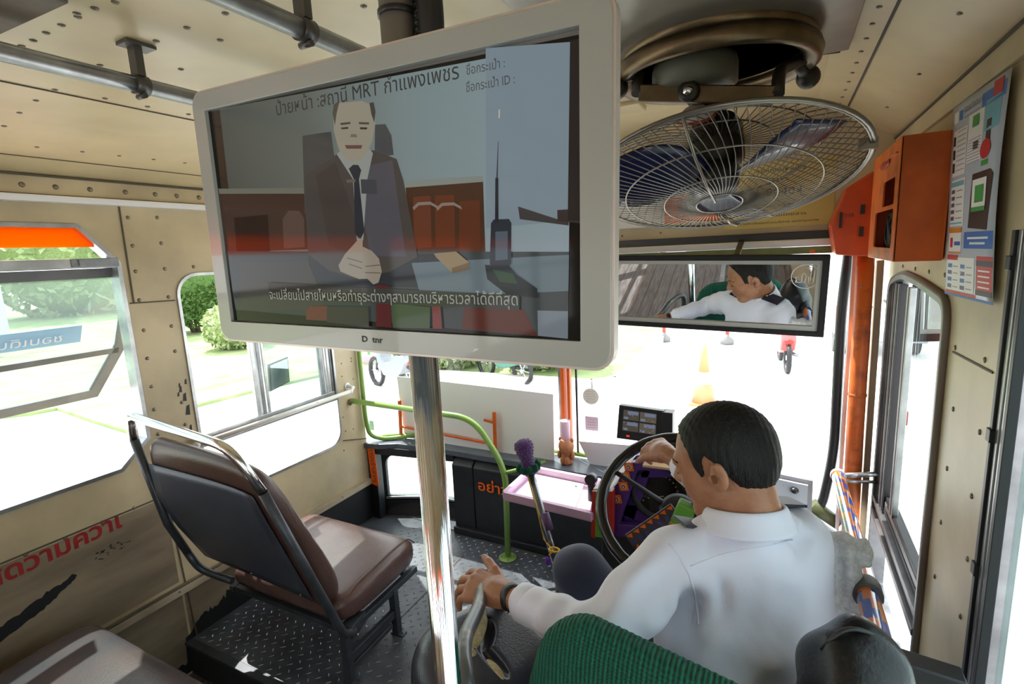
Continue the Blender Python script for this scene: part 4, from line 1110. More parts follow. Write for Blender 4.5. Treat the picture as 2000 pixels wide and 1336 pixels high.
for i in range(9): pr(.16, .845 - i * .025, .34, .85 - i * .025, 8, .0012); pr(.40, .77 - i * .014, .64, .774 - i * .014, 8, .0012)
pr(.46, .83, .58, .885, 4, .0012); pr(.50, .72, .60, .755, 5, .0012); pr(.72, .72, .80, .83, 5); pr(.68, .78, .92, .92, 6)
for k in range(12):
    pass
cz = [( .74 + .09 * math.cos(t * PI / 8), .70 + .045 * math.sin(t * PI / 8)) for t in range(16)]
m.add([fp_(a_, b_, .0014) for a_, b_ in cz], [tuple(range(16))], 2)
pr(.68, .625, .80, .65, 4)
pr(.06, .36, .38, .60, 0); pr(.06, .565, .36, .59, 6, .0012); pr(.06, .37, .36, .378, 6, .0012)
for i in range(5): pr(.08, .53 - i * .035, .16, .55 - i * .035, 7, .0012); pr(.2, .537 - i * .035, .34, .543 - i * .035, 8, .0012)
m.add([fp_(a_, b_, .0013) for a_, b_ in ((.50, .345), (.86, .33), (.92, .575), (.86, .60), (.54, .60))], [(0, 1, 2, 3, 4)], 5)
pr(.56, .42, .82, .57, 0, .0018); pr(.62, .46, .78, .54, 4, .0022); pr(.56, .42, .82, .44, 4, .0022)
pr(.42, .245, .98, .325, 1); pr(.5, .29, .9, .30, 0, .0012); pr(.55, .265, .85, .275, 0, .0012)
pr(.06, .22, .36, .35, 0); pr(.06, .325, .36, .35, 3, .0012); pr(.06, .22, .36, .228, 3, .0012); pr(.1, .25, .16, .30, 2, .0012); pr(.2, .26, .34, .28, 1, .0012)
pr(.04, .03, .66, .20, 0); pr(.04, .185, .3, .21, 2, .0012)
for i in range(4):
    for j in range(2): pr(.07 + j * .3, .145 - i * .035, .17 + j * .3, .165 - i * .035, 7 if i % 2 else 1, .0012); pr(.2 + j * .3, .15 - i * .035, .32 + j * .3, .156 - i * .035, 8, .0012)
pr(.70, .03, .99, .21, 2); pr(.70, .165, .99, .19, 9, .0012); pr(.70, .03, .99, .055, 5, .0012)
for i in range(4): pr(.74, .14 - i * .025, .95, .147 - i * .025, 0, .0012)
pr(.02, .012, .7, .026, 2); pr(.0, .0, 1., .010, 1)
for s_, u_, v_, h_, w_ in (('บัตรสวัสดิการ', .28, .935, .010, .12),): text_into(m, s_, fp_(u_, v_, .002), V3(fp_(1, v_)) - V3(fp_(0, v_)), (0, 0, 1), h_, mi=7, width=w_, thick=.0004)
mk('printed_panels', m, pm, po, fixn=False)
# ---------------------------------------------------------------- passenger seats on the left
def pad(m, x0, x1, prof, mi=0, nx=18, puff=.014, edge=.03):
    """upholstered slab: closed profile (y, z) swept along x with rounded ends"""
    n = len(prof); cy_ = sum(p[0] for p in prof) / n; cz_ = sum(p[1] for p in prof) / n
    xs = []
    for i in range(nx + 1):
        t = i / nx; xs.append((x0 + (x1 - x0) * t, t))
    vs = []; L = x1 - x0
    for x, t in xs:
        dd = min(t, 1 - t) * L; k = 1 - (max(0, 1 - dd / edge) ** 2.2) * .22 if dd < edge else 1
        if dd <= 1e-6: k = .72
        for (y, z) in prof: vs.append((x, cy_ + (y - cy_) * k, cz_ + (z - cz_) * k))
    fs = [(i * n + j, i * n + (j + 1) % n, (i + 1) * n + (j + 1) % n, (i + 1) * n + j) for i in range(nx) for j in range(n)]
    o = len(m.v); m.add(vs, fs, mi, True); m.f.append([o + j for j in range(n)]); m.mi.append(mi); m.sm.append(True)
    m.f.append([o + nx * n + j for j in range(n)][::-1]); m.mi.append(mi); m.sm.append(True)
def pseat(name, dx, dy, dz, label, leg_drop=0., cmat=None):
    O = V3((dx, dy, dz))
    def q(x, y, z): return V3((x, y, z)) + O
    t = thing(name, q(-1.71, 1.4, -leg_drop), label, 'seat', 'two-seat passenger benches on the left')
    XA, XB = -2.04, -1.385
    m = M()   # tube frame of the back: painted lower, bright grab bar on top
    def bk(z, x=None):
        yl = .937 + max(0, .725 - z) * .27 + max(0, .94 - z) * .08; yr = .895 + (1.03 - z) * .348
        k = 1. if x is None else (x - XA) / (XB - XA)
        return yl * (1 - k) + yr * k
    loL = [q(XA, bk(.40, XA), .40), q(XA, bk(.60, XA), .60), q(XA, bk(.96, XA), .96)]
    m.tube(loL, .0145, 14); mk('frame_tube', m, steel_pt, t)
    m = M(); m.tube(fillet([q(XA, bk(.45, XA), .45), q(XA + .005, bk(.36, XA), .36), q(XA + .06, bk(.33, XA) + .02, .325), q(-1.9, bk(.32, XA) + .03, .315)], .05, 5), .0145, 12); mk('frame_tube', m, steel_pt, t)
    m = M(); m.tube(fillet([q(XB, bk(.865), .865), q(XB + .01, bk(.40), .40), q(XB + .018, bk(.21), .21), q(XB + .018, 1.23, .19)], [.1, .3, .04, .1], 7), .0155, 14); mk('frame_tube', m, steel_pt, t)
    m = M(); m.tube(fillet([q(XA, bk(.955, XA), .955), q(XA, bk(1.045, XA), 1.045), q(XB - .045, bk(1.02), 1.022), q(XB - .002, bk(.865), .865)], [.1, .035, .085, .1], 8), .0150, 16)
    mk('grab_bar', m, chrome2, t)
    # back cushion
    def bp(s, off): # s along back 0 bottom..1 top, off forward
        z = .27 + s * .655; return (bk(z) + off + .012 + dy, z + dz + off * .33)
    def twist(o):
        me = o.data
        for v in me.vertices:
            wx = v.co.x + t.location.x - dx; wz = v.co.z + t.location.z - dz
            k = 1 - (wx - XA) / (XB - XA)
            v.co.y += (bk(wz, XA) - bk(wz)) * k; v.co.z += k * .10 * max(0, (.6 - wz) / .35) + (.02 * k - .05 * (1 - k) ** 6) * max(0, (wz - .6) / .35)
    prof = [bp(0, .004), bp(.25, .002), (bp(.5, .002)), bp(.75, .002), bp(.985, .004), bp(1., .018), bp(1.0, .045), bp(.95, .066), bp(.8, .074), bp(.55, .082), bp(.3, .096), bp(.1, .098), bp(.02, .085), bp(0, .05)]
    m = M(); pad(m, XA + .002 + dx, XB - .012 + dx, prof); back = mk('backrest', m, leather, t, sub=1); twist(back)
    m = M()
    m.surf(lambda u, v: (XA + .035 + (XB - .07 - XA - .035) * u + dx, bp(.12 + .765 * v, -.0035)[0], bp(.12 + .765 * v, -.0035)[1]), 14, 14)
    rpn = mk('rear_panel', m, vinyl_grey, back, solid=.004); twist(rpn)
    for (x, s) in ((XA + .3, .1), (XB - .12, .08)): m = M(); m.ball((x + dx, bp(s + .05, -.006)[0], bp(s + .05, -.006)[1]), .004, 8, 6); twist(mk('panel_screw', m, rivet_m, back))
    # seat cushion
    sp = [(1.20, .215), (1.35, .215), (1.55, .225), (1.625, .235), (1.648, .26), (1.648, .30), (1.632, .335), (1.60, .352), (1.50, .350), (1.36, .335), (1.24, .325), (1.19, .31), (1.18, .26)]
    m = M(); pad(m, XA + .01 + dx, XB + .02 + dx, [(y + dy, z + dz) for y, z in sp], puff=.02); cu = mk('seat_cushion', m, cmat or leather_hi, t, sub=1)
    m = M()
    xs = XB - .004 + dx
    m.tube(fillet([(xs - .01, 1.235 + dy, .24 + dz), (xs - .006, 1.225 + dy, .31 + dz), (xs - .012, 1.30 + dy, .333 + dz), (xs - .014, 1.5 + dy, .352 + dz), (xs - .014, 1.605 + dy, .353 + dz), (xs - .01, 1.645 + dy, .31 + dz)], .03, 5), .0028, 8)
    mk('piping', m, mat('piping_brown', (.10, .05, .04), rough=.4), cu)
    # under-frame and legs
    m = M(); m.bar(q(XB, 1.2, .19), q(XB, 1.62, .205), .025, .025); m.bar(q(XA, 1.2, .19), q(XA, 1.62, .205), .025, .025); m.bar(q(XA, 1.58, .20), q(XB, 1.58, .20), .025, .02); m.bar(q(XA, 1.22, .19), q(XB, 1.22, .19), .025, .02)
    m.bar(q(XB, 1.21, .19), q(XB - .02, 1.30, .19), .05, .05)
    mk('seat_frame', m, steel_pt, t, bevel=.002)
    m = M()
    m.bar(q(XB, 1.2, .085), q(XB, 1.46, .095), .022, .034, mi=0); m.bar(q(XB, 1.2, .045), q(XB, 1.44, .055), .022, .02, mi=0); mk('stretcher', m, steel_pt, t, bevel=.002)
    for (x, y) in ((XB + .005, 1.195), (XB, 1.47)):
        m = M(); m.bar(q(x, y, .20), q(x + .004, y + .0, 0 - leg_drop), .032, .026, up=(0, 1, 0)); m.box(q(x + .012, y, .003 - leg_drop), (.06, .034, .006)); screw(m, q(x + .032, y, .006 - leg_drop), (0, 0, 1), .005, 0); mk('leg', m, steel_pt, t, bevel=.002)
    m = M(); m.bar(q(XA + .12, 1.5, .2), q(XA + .12, 1.5, -leg_drop), .03, .026, up=(0, 1, 0)); mk('leg', m, steel_pt, t)
    return t
pseat('passenger_seat', 0, 0, 0, 'brown two-person bench seat with slate back panel and chrome grab bar')
pc2 = atX(165, 1200, -2.06)
pseat('passenger_seat', 0, pc2.y - 1.63, pc2.z - .345, 'worn slate-topped bench seat, only its cushion showing, behind the one with the chrome bar', leg_drop=.15 + (pc2.z - .345), cmat=mat('scuffed_slate_leather', (.075, .072, .085), rough=.26, color2=(.13, .09, .085), vscale=3.5, bump=.1, bscale=200))
# right-hand seat rows further back, seen only in the mirrors
for k, (yy_, lb) in enumerate(((-1.55, 'brown bench seat behind the camera on the left, seen in the mirror'),)):
    pseat('passenger_seat', 0, yy_, -.1, lb, leg_drop=.05)

# ---------------------------------------------------------------- driver's seat with the green knitted cover
ds = thing('driver_seat', (-.02, .9, 0), 'driver seat with a ribbed green knitted cover over its back', 'seat')
knit = bpy.data.materials.new('green_knit'); knit.use_nodes = True
nt = knit.node_tree; N_ = nt.nodes; L_ = nt.links; b_ = N_['Principled BSDF']
b_.inputs['Roughness'].default_value = .85; b_.inputs['Sheen Weight'].default_value = .0
tc_ = N_.new('ShaderNodeTexCoord'); w1_ = N_.new('ShaderNodeTexWave'); w1_.wave_type = 'BANDS'; w1_.bands_direction = 'X'; w1_.inputs['Scale'].default_value = 40; w1_.inputs['Distortion'].default_value = .6; w1_.inputs['Detail'].default_value = 1
w2_ = N_.new('ShaderNodeTexWave'); w2_.bands_direction = 'Z'; w2_.inputs['Scale'].default_value = 70; w2_.inputs['Distortion'].default_value = 1.2
L_.new(tc_.outputs['Object'], w1_.inputs[0]); L_.new(tc_.outputs['Object'], w2_.inputs[0])
mx_ = N_.new('ShaderNodeMath'); mx_.operation = 'MULTIPLY_ADD'; mx_.inputs[1].default_value = .35; L_.new(w2_.outputs['Fac'], mx_.inputs[0]); L_.new(w1_.outputs['Fac'], mx_.inputs[2])
cr_ = N_.new('ShaderNodeValToRGB'); cr_.color_ramp.elements[0].color = (.0, .03, .018, 1); cr_.color_ramp.elements[1].color = (.002, .15, .09, 1); L_.new(mx_.outputs[0], cr_.inputs[0]); L_.new(cr_.outputs[0], b_.inputs['Base Color'])
bp_ = N_.new('ShaderNodeBump'); bp_.inputs['Strength'].default_value = .9; bp_.inputs['Distance'].default_value = .004; L_.new(mx_.outputs[0], bp_.inputs['Height']); L_.new(bp_.outputs[0], b_.inputs['Normal'])
yaw = math.radians(-13); SB = V3((-.148, .690, .640)); RY = Matrix.Rotation(yaw, 3, 'Z') @ Matrix.Rotation(math.radians(-9), 3, 'X')
lx, ly, lz = [RY @ V3(v) for v in ((1, 0, 0), (0, 1, 0), (0, 0, 1))]
Rm_ = Matrix((lx, ly, lz)).transposed()
def seatback(P):
    Q = (P - A3(SB)) @ np.array([list(lx), list(ly), list(lz)], dtype=np.float32).T
    w = .258 - .07 * np.clip((Q[:, 2] - .05) / .26, 0, 1) ** 2; hh = .30
    qx = np.abs(Q[:, 0]) - (w - .07); qz = np.abs(Q[:, 2]) - (hh - .09); qy = np.abs(Q[:, 1]) - .004
    ou = np.sqrt(np.maximum(qx, 0) ** 2 + np.maximum(qz, 0) ** 2 * .85 + np.maximum(qy, 0) ** 2 * 2.2)
    d = ou + np.minimum(np.maximum(np.maximum(qx, qy), qz), 0) - .068
    return d + .0010 * np.cos(Q[:, 0] * 2 * math.pi / .0125)
mk_sdf('knitted_cover', seatback, SB - V3((.35, .22, .40)), SB + V3((.35, .22, .40)), .0035, knit, ds, 0)
m = M(); pad(m, -.30, .20, [(.78, .36), (1.18, .36), (1.24, .40), (1.22, .45), (1.0, .46), (.80, .46)], 0); mk('seat_cushion', m, vinyl_grey, ds, sub=1)
m = M(); m.box((-.05, 1.0, .18), (.34, .34, .36)); mk('pedestal', m, black_pl, ds, bevel=.02)

# ---------------------------------------------------------------- torn stool with tube bar
st_ = thing('engine_stool', (-.6, .98, 0), 'torn blue-black padded stool with yellow foam showing beside the driver seat', 'stool')
vin = mat('blue_black_vinyl', (.03, .034, .055), rough=.3, var=.3, vscale=8, bump=.1, bscale=200)
sc_ = atD(950, 1312, 1.42)
def stool_f(P):
    Q = P - A3(sc_); r = np.sqrt((Q[:, 0] / 1.05) ** 2 + Q[:, 1] ** 2)
    qx = r - .10; qz = np.abs(Q[:, 2]) - .02
    d = np.sqrt(np.maximum(qx, 0) ** 2 + np.maximum(qz, 0) ** 2) + np.minimum(np.maximum(qx, qz), 0) - .062
    tear = s_ell(sc_ + V3((-.005, .015, .085)), (.02, .055, .02), Matrix.Rotation(.4, 3, 'Z'))(P)
    tear2 = s_ell(sc_ + V3((.045, -.04, .082)), (.06, .014, .018), Matrix.Rotation(-.45, 3, 'Z'))(P)
    d = d + .004 * np.sin(P[:, 0] * 34 + P[:, 1] * 20)
    return -smin(-d, np.minimum(tear, tear2), .006)
mk_sdf('cushion', stool_f, sc_ - V3((.2, .2, .11)), sc_ + V3((.2, .2, .11)), .0045, vin, st_, 1)
foam = mat('yellow_foam', (.55, .47, .26), rough=.9, bump=.5, bscale=160, var=.3, vscale=60)
m = M(); m.ball(sc_ + V3((-.035, .03, .080)), (.020, .075, .012), rot=Matrix.Rotation(.35, 3, 'Z')); m.ball(sc_ + V3((-.02, -.045, .080)), (.030, .014, .010), rot=Matrix.Rotation(-.1, 3, 'Z'))
mk('exposed_foam', m, foam, st_)
m = M(); m.ball(sc_ + V3((.062, -.062, .078)), (.035, .011, .010), rot=Matrix.Rotation(-.5, 3, 'Z')); mk('exposed_foam', m, foam, st_)
m = M(); m.lathe([(.15, 0), (.15, .34), (.13, .36)], (sc_.x, sc_.y, 0), seg=28); mk('engine_cover', m, floor_m, st_)
tb_ = thing('tube_bar', (-.66, 1.0, 0), 'bent grey tube bar under the driver hand beside the torn stool', 'rail')
T1, T2, T3, T4 = atZ(915, 1420, .30), atZ(930, 1250, .55), atZ(945, 1180, .66), atZ(1012, 1125, .68)
pth = [V3((-.50, .70, .02)), atD(912, 1345, 1.08), atD(902, 1255, 1.17), atD(936, 1186, 1.30), atD(950, 1118, 1.42), atD(975, 1150, 1.46), atD(990, 1235, 1.46), V3((-.60, 1.10, .0))]
m = M(); m.tube(fillet(pth, [.1, .1, .08, .05, .04, .04, .05, .1], 7), .0155, 16); mk('tube', m, mat('worn_grey_tube', (.12, .125, .135), rough=.35, metal=.5, color2=(.20, .19, .17), vscale=16, ramp=(.4, .45)), tb_)
m = M(); p = V3((-.60, 1.10, 0)); m.lathe([(.04, 0), (.04, .006)], p, seg=20); mk('foot_flange', m, steel_pt, tb_)

# ---------------------------------------------------------------- gear lever
gl = thing('gear_lever', (-.8, 1.75, 0), 'long steel gear lever topped by a purple knitted cover with green frill', 'lever')
k0 = atY(1022, 868, 1.72); k1 = atY(1034, 918, 1.72); g1 = atY(1062, 1020, 1.66); g2 = atY(1092, 1115, 1.60); g3 = V3((-.66, 1.50, .0))
m = M(); m.tube([k1, g1, g2], .0155, 16); m.tube([g2, g3], .014, 12, mi=1); mk('lever_rod', m, [mat('grey_rod', (.20, .21, .24), rough=.25, metal=.8), mat('rust_black', (.03, .02, .018), rough=.5)], gl)
m = M(); kd = (k0 - k1).normalized()
pk = mat('purple_yarn', (.09, .015, .17), rough=.9, bump=1., bscale=260, sheen=.3)
m.lathe([(.020, -.02), (.024, .0), (.022, .03), (.026, .055), (.035, .082), (.037, .100), (.030, .116), (.014, .125), (0, .126)], k1 + kd * .0, kd, seg=26)
for i in range(110):
    a = rg_a = i * 2.39996; h = .0 + .120 * (i / 110); r = float(np.interp(h, [0, .03, .055, .082, .10, .116, .126], [.023, .021, .025, .034, .036, .029, .012]))
    x_ = kd.cross(V3((0, 1, 0))).normalized(); y_ = kd.cross(x_)
    m.ball(k1 + kd * h + (x_ * math.cos(a) + y_ * math.sin(a)) * r, .0045, 6, 4)
mk('knitted_knob', m, pk, gl)
m = M(); gy = mat('green_yarn', (.0, .10, .055), rough=.9, bump=1., bscale=260)
x_ = kd.cross(V3((0, 1, 0))).normalized(); y_ = kd.cross(x_)
for k in range(9):
    a = k * 2 * PI / 9; d_ = x_ * math.cos(a) + y_ * math.sin(a); m.ball(k1 + kd * .004 + d_ * .03, (.016, .016, .012)); m.ball(k1 + kd * .016 + d_ * .042, (.009, .009, .013))
mk('knitted_frill', m, gy, gl)
m = M(); m.tube([k1 + V3((.0, -.02, -.01)), g1 + V3((-.014, -.015, .04)), g1 + V3((.005, -.015, -.06)), g2 + V3((-.012, -.02, .09)), atY(1072, 1085, 1.56)], .003, 6)
m.tube([g2 + V3((-.02, -.014, .09)) + V3((.02 * math.cos(t * PI / 5) + .01, .014 * math.sin(t * PI / 5), 0)) for t in range(11)], .004, 6)
mk('yellow_cord', m, mat('yellow_cord', (.62, .38, .03), rough=.7), gl)
m = M(); m.ball(atY(1070, 1095, 1.56), (.010, .010, .016)); mk('purple_tassel', m, mat('violet_yarn', (.12, .02, .35), rough=.8), gl)
m = M(); m.ball(atY(1078, 1068, 1.60), (.012, .012, .03)) ; 
m = M(); m.tube([atY(1064, 1002, 1.655), atY(1074, 1035, 1.64)], .0155, 12); mk('purple_sleeve', m, mat('dull_purple', (.10, .05, .13), rough=.6), gl)

# ---------------------------------------------------------------- pink tray, instrument pod, column, wheel, monitor
tray = thing('pink_tray', (-.85, 1.95, .5), 'pink painted wooden tray beside the dashboard holding white paper', 'tray')
q4 = [atZ(985, 962, .53), atZ(1040, 912, .53), atZ(1172, 938, .53), atZ(1156, 1003, .53)]
q4[1].y = min(q4[1].y, 2.2)
m = M(); g = sum((p for p in q4), V3((0, 0, 0))) / 4
m.prism([(p.x, p.y) for p in q4], None, lambda u, v, w: (u, v, w), .492, .502)
for i in range(4): m.bar(q4[i] + V3((0, 0, -.012)), q4[(i + 1) % 4] + V3((0, 0, -.012)), .02, .034)
mk('tray_box', m, pink_p, tray, bevel=.002)
m = M(); pi_ = [g + (p - g) * .86 for p in q4]; pi_[2] = pi_[2].lerp(pi_[1], .16); pi_[3] = pi_[3].lerp(pi_[0], .16)
m.prism([(p.x, p.y) for p in pi_], None, lambda u, v, w: (u, v, w), .5035, .506); tag(mk('white_paper', m, paper), 'sheet of white paper lying in the pink tray', 'paper')
m = M()
for px, py in ((1125, 950), (1003, 953)): screw(m, atZ(px, py, .507), (0, 0, 1), .004, 0)
mk('tray_pins', m, rivet_m, tray)
m = M(); p = atY(1155, 950, 1.9); m.tube([p + V3((0, .02, .03)), p + V3((0, -.02, .035))], .022, 16); m.tube([p + V3((0, -.0, .035)), p + V3((-.0, 0, -.06))], .016, 12); mk('clamp_knob', m, black_pl, tray)

pod = thing('instrument_console', (-.4, 1.9, 0), 'purple driver console with orange flower tiles and round gauge behind the steering wheel', 'console')
def pd(px, py, y=1.86): return atY(px, py, y)
A_, B_, C_, D_ = pd(1178, 905), pd(1345, 895), pd(1375, 1075), pd(1160, 1060)
m = M()
# side board in white, green and red
e0, e1, e2, e3 = atY(1203, 893, 1.95), atY(1160, 958, 1.80), atY(1156, 1042, 1.80), atY(1205, 1042, 1.95)
m = M(); s1 = [atY(1225, 885, 1.98), atY(1160, 958, 1.80), atY(1193, 958, 1.80), atY(1258, 885, 1.98)]
ext(m, s1, .01); mk('white_side_board', m, white_sheet, pod)
m = M()
for (a, b, t) in ((1156, 1164, 0), (1164, 1186, 1), (1186, 1196, 0)):
    P = [atY(a, 960, 1.80), atY(b, 960, 1.80), atY(b - 2, 1052, 1.80), atY(a - 2, 1048, 1.80)]; ext(m, P, .06, t)
mk('striped_end_board', m, [red_p, green_d], pod)
m = M(); P = [pd(1235, 900), pd(1350, 895), pd(1372, 1050), pd(1175, 1042), pd(1190, 960)]
m.prism([(p.x, p.z) for p in P], [[(p.x, p.z) for p in (pd(1246, 915), pd(1345, 912), pd(1352, 1030), pd(1212, 1020))]], lambda u, v, w: (u, 1.84 + w, v), 0, .03)
m.prism([(p.x, p.z) for p in P], None, lambda u, v, w: (u, 1.84 + w, v), .075, .12)
for a, b in ((pd(1246, 915), pd(1345, 912)), (pd(1246, 915), pd(1215, 1010)), (pd(1215, 1010), pd(1352, 1018))): m.bar((a.x, 1.88, a.z), (b.x, 1.88, b.z), .09, .006, up=(0, 1, 0))
mk('purple_fascia', m, purple_p, pod, bevel=.002)
m = M()
a, b = pd(1222, 905), pd(1186, 1030)
for (px, py) in ((1228, 912), (1222, 931), (1218, 950), (1205, 975)):
    c_ = atY(px, py, 1.835); m.box(c_, (.034, .003, .034), Matrix.Rotation(-.22, 3, 'Y'), 0); 
    m.lathe([(.012, 0), (.012, .003)], c_, (0, -1, 0), seg=6, mi=1); m.lathe([(.008, .003), (.008, .005)], c_, (0, -1, 0), seg=8, mi=2); m.lathe([(.004, .005), (.004, .007)], c_, (0, -1, 0), seg=8, mi=3)
mk('flower_tiles', m, [orange_p, yellow_pl, purple_p, pink_p], pod)
gc = pd(1284, 966)
m = M(); m.lathe([(.108, 0), (.108, .02), (.094, .026), (.088, .006)], (gc.x, 1.89, gc.z), (0, -1, .12), seg=36); mk('gauge_ring', m, black_pl, pod)
m = M(); m.lathe([(.089, .006), (0, .006)], (gc.x, 1.89, gc.z), (0, -1, .12), seg=36); m.bar((gc.x - .04, 1.879, gc.z - .03), (gc.x + .02, 1.879, gc.z - .012), .002, .003, mi=1)
for i in range(20):
    a = math.radians(-40 + i * 13.5); m.box((gc.x + .072 * math.cos(a), 1.879, gc.z + .072 * math.sin(a)), (.005, .001, .005), mi=1)
mk('gauge_face', m, [mat('gauge_brown', (.05, .035, .02), rough=.25), mat('gauge_mark', (.4, .3, .12), rough=.5)], pod)
m = M(); m.box((-.40, 2.02, .36), (.44, .28, .5)); mk('console_body', m, black_pl, pod, bevel=.01)
m = M(); m.bar(atY(1258, 905, 1.80), atY(1345, 915, 1.80), .05, .008); mk('wood_lip', m, mat('pale_wood', (.55, .36, .2), rough=.5), pod)
# right of the wheel: white switch panel in grey frame
P = [atY(1470, 915, 2.08), atY(1588, 940, 2.08), atY(1584, 1030, 2.08), atY(1468, 1005, 2.08)]
sw = thing('switch_panel', P[3], 'pale switch panel in a grey frame beyond the driver shoulder', 'panel')
m = M(); ext(m, P, .012); mk('frame', m, mat('grey_frame', (.36, .35, .38), rough=.5), sw)
g = sum(P, V3((0, 0, 0))) / 4; P2 = [g + (p - g) * .84 + V3((0, -.016, 0)) for p in P]
m = M(); ext(m, P2, .010); mk('panel_face', m, mat('panel_pale', (.62, .68, .75), rough=.5, color2=(.3, .32, .36), vscale=30, ramp=(.28, .34)), sw)
m = M(); p = atY(1552, 958, 2.06); m.ball(p, (.014, .014, .012)); mk('black_knob', m, black_pl, sw); m = M(); p = atY(1558, 985, 2.06); m.ball(p + V3((0, 0, .0)), (.012, .012, .012)); m.tube([p, p + V3((0, 0, -.05))], .01, 8); mk('pale_switch', m, MATS['pale_badge'], sw)
m = M(); m.tube([atY(1585, 985, 2.19), atY(1636, 1024, 2.19)], .028, 12); mk('corner_sill', m, mat('dark_olive', (.10, .11, .04), rough=.5, var=.4), win3)
P = [atY(1590, 1010, 2.12), atY(1635, 1040, 2.12), atY(1620, 1066, 2.12), atY(1585, 1045, 2.12)]
m = M(); ext(m, P, .02); mk('side_ledge', m, mat('panel_pale2', (.6, .64, .7), rough=.5), dash)
# steering wheel
WC = V3((-.255, 1.49, .79)); WT = .7; WR = .225
wu = V3((1, 0, 0)); wv = V3((0, math.cos(WT), math.sin(WT))); wn = wu.cross(wv)
sas = thing('steering_assembly', WC, 'large black steering wheel on a decorated column gripped by the driver', 'steering wheel')
swh = bpy.data.objects.new('steering_wheel', None); COL.objects.link(swh); swh.parent = sas
def rim(a, r=WR, o=0.): return WC + (wu * math.cos(a) + wv * math.sin(a)) * r + wn * o
m = M(); m.tube([rim(2 * PI * k / 96) for k in range(96)], [(.0172 + .0010 * (1 if k % 4 < 2 else 0)) for k in range(96)], 14, closed=True); mk('rim', m, mat('black_grip', (.012, .012, .014), rough=.22), swh)
for a in (math.radians(160), math.radians(20), math.radians(270)):
    m = M(); m.tube([rim(a, WR), rim(a, .12, -.03), rim(a, .04, -.06)], [.011, .012, .016], 12, flat=.6); mk('spoke', m, MATS['matt_black'], swh)
m = M(); m.lathe([(.05, -.085), (.055, -.07), (.055, -.045), (.04, -.035), (0, -.032)], WC, wn, seg=28); mk('hub', m, MATS['matt_black'], swh)
# column with the decorated sleeve
colm = sas
m = M(); m.tube([WC - wn * .08, WC - wn * .42], .035, 18); mk('column_tube', m, black_pl, colm)
b0, b1 = atD(1232, 1062, 1.62), atD(1322, 1000, 1.62)
m = M(); up_ = V3((0, -.5, .85))
m.bar(b0, b1, .056, .028, up=(0, -1, .3)); mk('banded_arm', m, mat('dark_brown', (.06, .035, .025), rough=.4), colm, bevel=.003)
m = M(); dv = (b1 - b0); tl = dv.length; dn = dv.normalized(); nrm = (CAM - b0).normalized(); sd_ = nrm.cross(dn).normalized(); nrm = dn.cross(sd_)
if nrm.dot(CAM - b0) < 0: nrm = -nrm
for i in range(7):
    c_ = b0 + dn * (tl * (i + .5) / 7) + V3((0, 0, 0))
    for s in (-1, 1):
        pt = [c_ - dn * .009 + sd_ * (.022 * s), c_ + dn * .009 + sd_ * (.022 * s), c_ + dn * .004 + sd_ * (.010 * s)]
        pt = [p + nrm * .0285 for p in pt]; m.add(pt + [p - nrm * .004 for p in pt], [(0, 1, 2), (5, 4, 3)], 0)
    pt = [c_ - dn * .006 - sd_ * .008, c_ + dn * .006 - sd_ * .008, c_ + dn * .006 + sd_ * .008, c_ - dn * .006 + sd_ * .008]; pt = [p + nrm * .0285 for p in pt]
    m.add(pt, [(0, 1, 2, 3)], 1)
mk('triangle_band', m, [orange_p, mat('deep_blue', (.02, .03, .16), rough=.4)], colm, fixn=False, solid=.001)
gb = atD(1333, 1008, 1.60)
m = M(); m.box(gb, (.05, .04, .085), Matrix.Rotation(.35, 3, 'Y')); mk('green_box', m, green_d, colm, bevel=.006)
m = M(); m.box(gb + V3((.06, .03, .02)), (.08, .05, .05), Matrix.Rotation(.2, 3, 'Y')); mk('stalk_housing', m, black_pl, colm, bevel=.004)
# monitor
mo = thing('dash_monitor', atY(1255, 860, 1.95), 'small black monitor showing camera views above the steering wheel', 'monitor')
Q = [atY(1209, 791, 1.95), atY(1296, 803, 1.93), atY(1292, 868, 1.93), atY(1204, 856, 1.95)]
m = M(); ext(m, Q, .028); m.box((Q[1] + Q[2]) / 2 + V3((.018, .02, 0)), (.04, .05, (Q[1] - Q[2]).length * .95)); mk('housing', m, black_pl, mo, bevel=.002)
m = M(); gq = sum(Q, V3((0, 0, 0))) / 4
def mq(u, v, l=.002):
    p = Q[3].lerp(Q[2], u).lerp(Q[0].lerp(Q[1], u), v); return p + V3((0, -l, 0))
def mqq(u0, v0, u1, v1, i_, l=.002): m.add([mq(u0, v0, l), mq(u1, v0, l), mq(u1, v1, l), mq(u0, v1, l)], [(0, 1, 2, 3)], i_)
mqq(.1, .24, .88, .92, 0); rg2 = random.Random(5)
for cx_, cy__ in ((.12, .6), (.50, .6), (.12, .27), (.50, .27)):
    mqq(cx_, cy__, cx_ + .36, cy__ + .29, 1 + (cx_ > .3), .0024); mqq(cx_ + .1, cy__ + .17, cx_ + .34, cy__ + .27, 3, .0028); mqq(cx_ + .02, cy__ + .02, cx_ + .12, cy__ + .09, 3, .0028)
for _ in range(30):
    u, v = .12 + rg2.random() * .7, .27 + rg2.random() * .5; mqq(u, v, u + .03, v + .03, 1 + int(rg2.random() * 3), .003)
mk('screen', m, [scr('26241f'), scr('59534a'), scr('6a6254'), scr('8088a4')], mo, fixn=False)
m = M(); p = mq(.26, .12); m.box(p, (.012, .003, .006)); mk('red_light', m, mat('red_led', (.6, .05, .03), rough=.4, emit=(.8, .05, .02), estr=.6), mo)
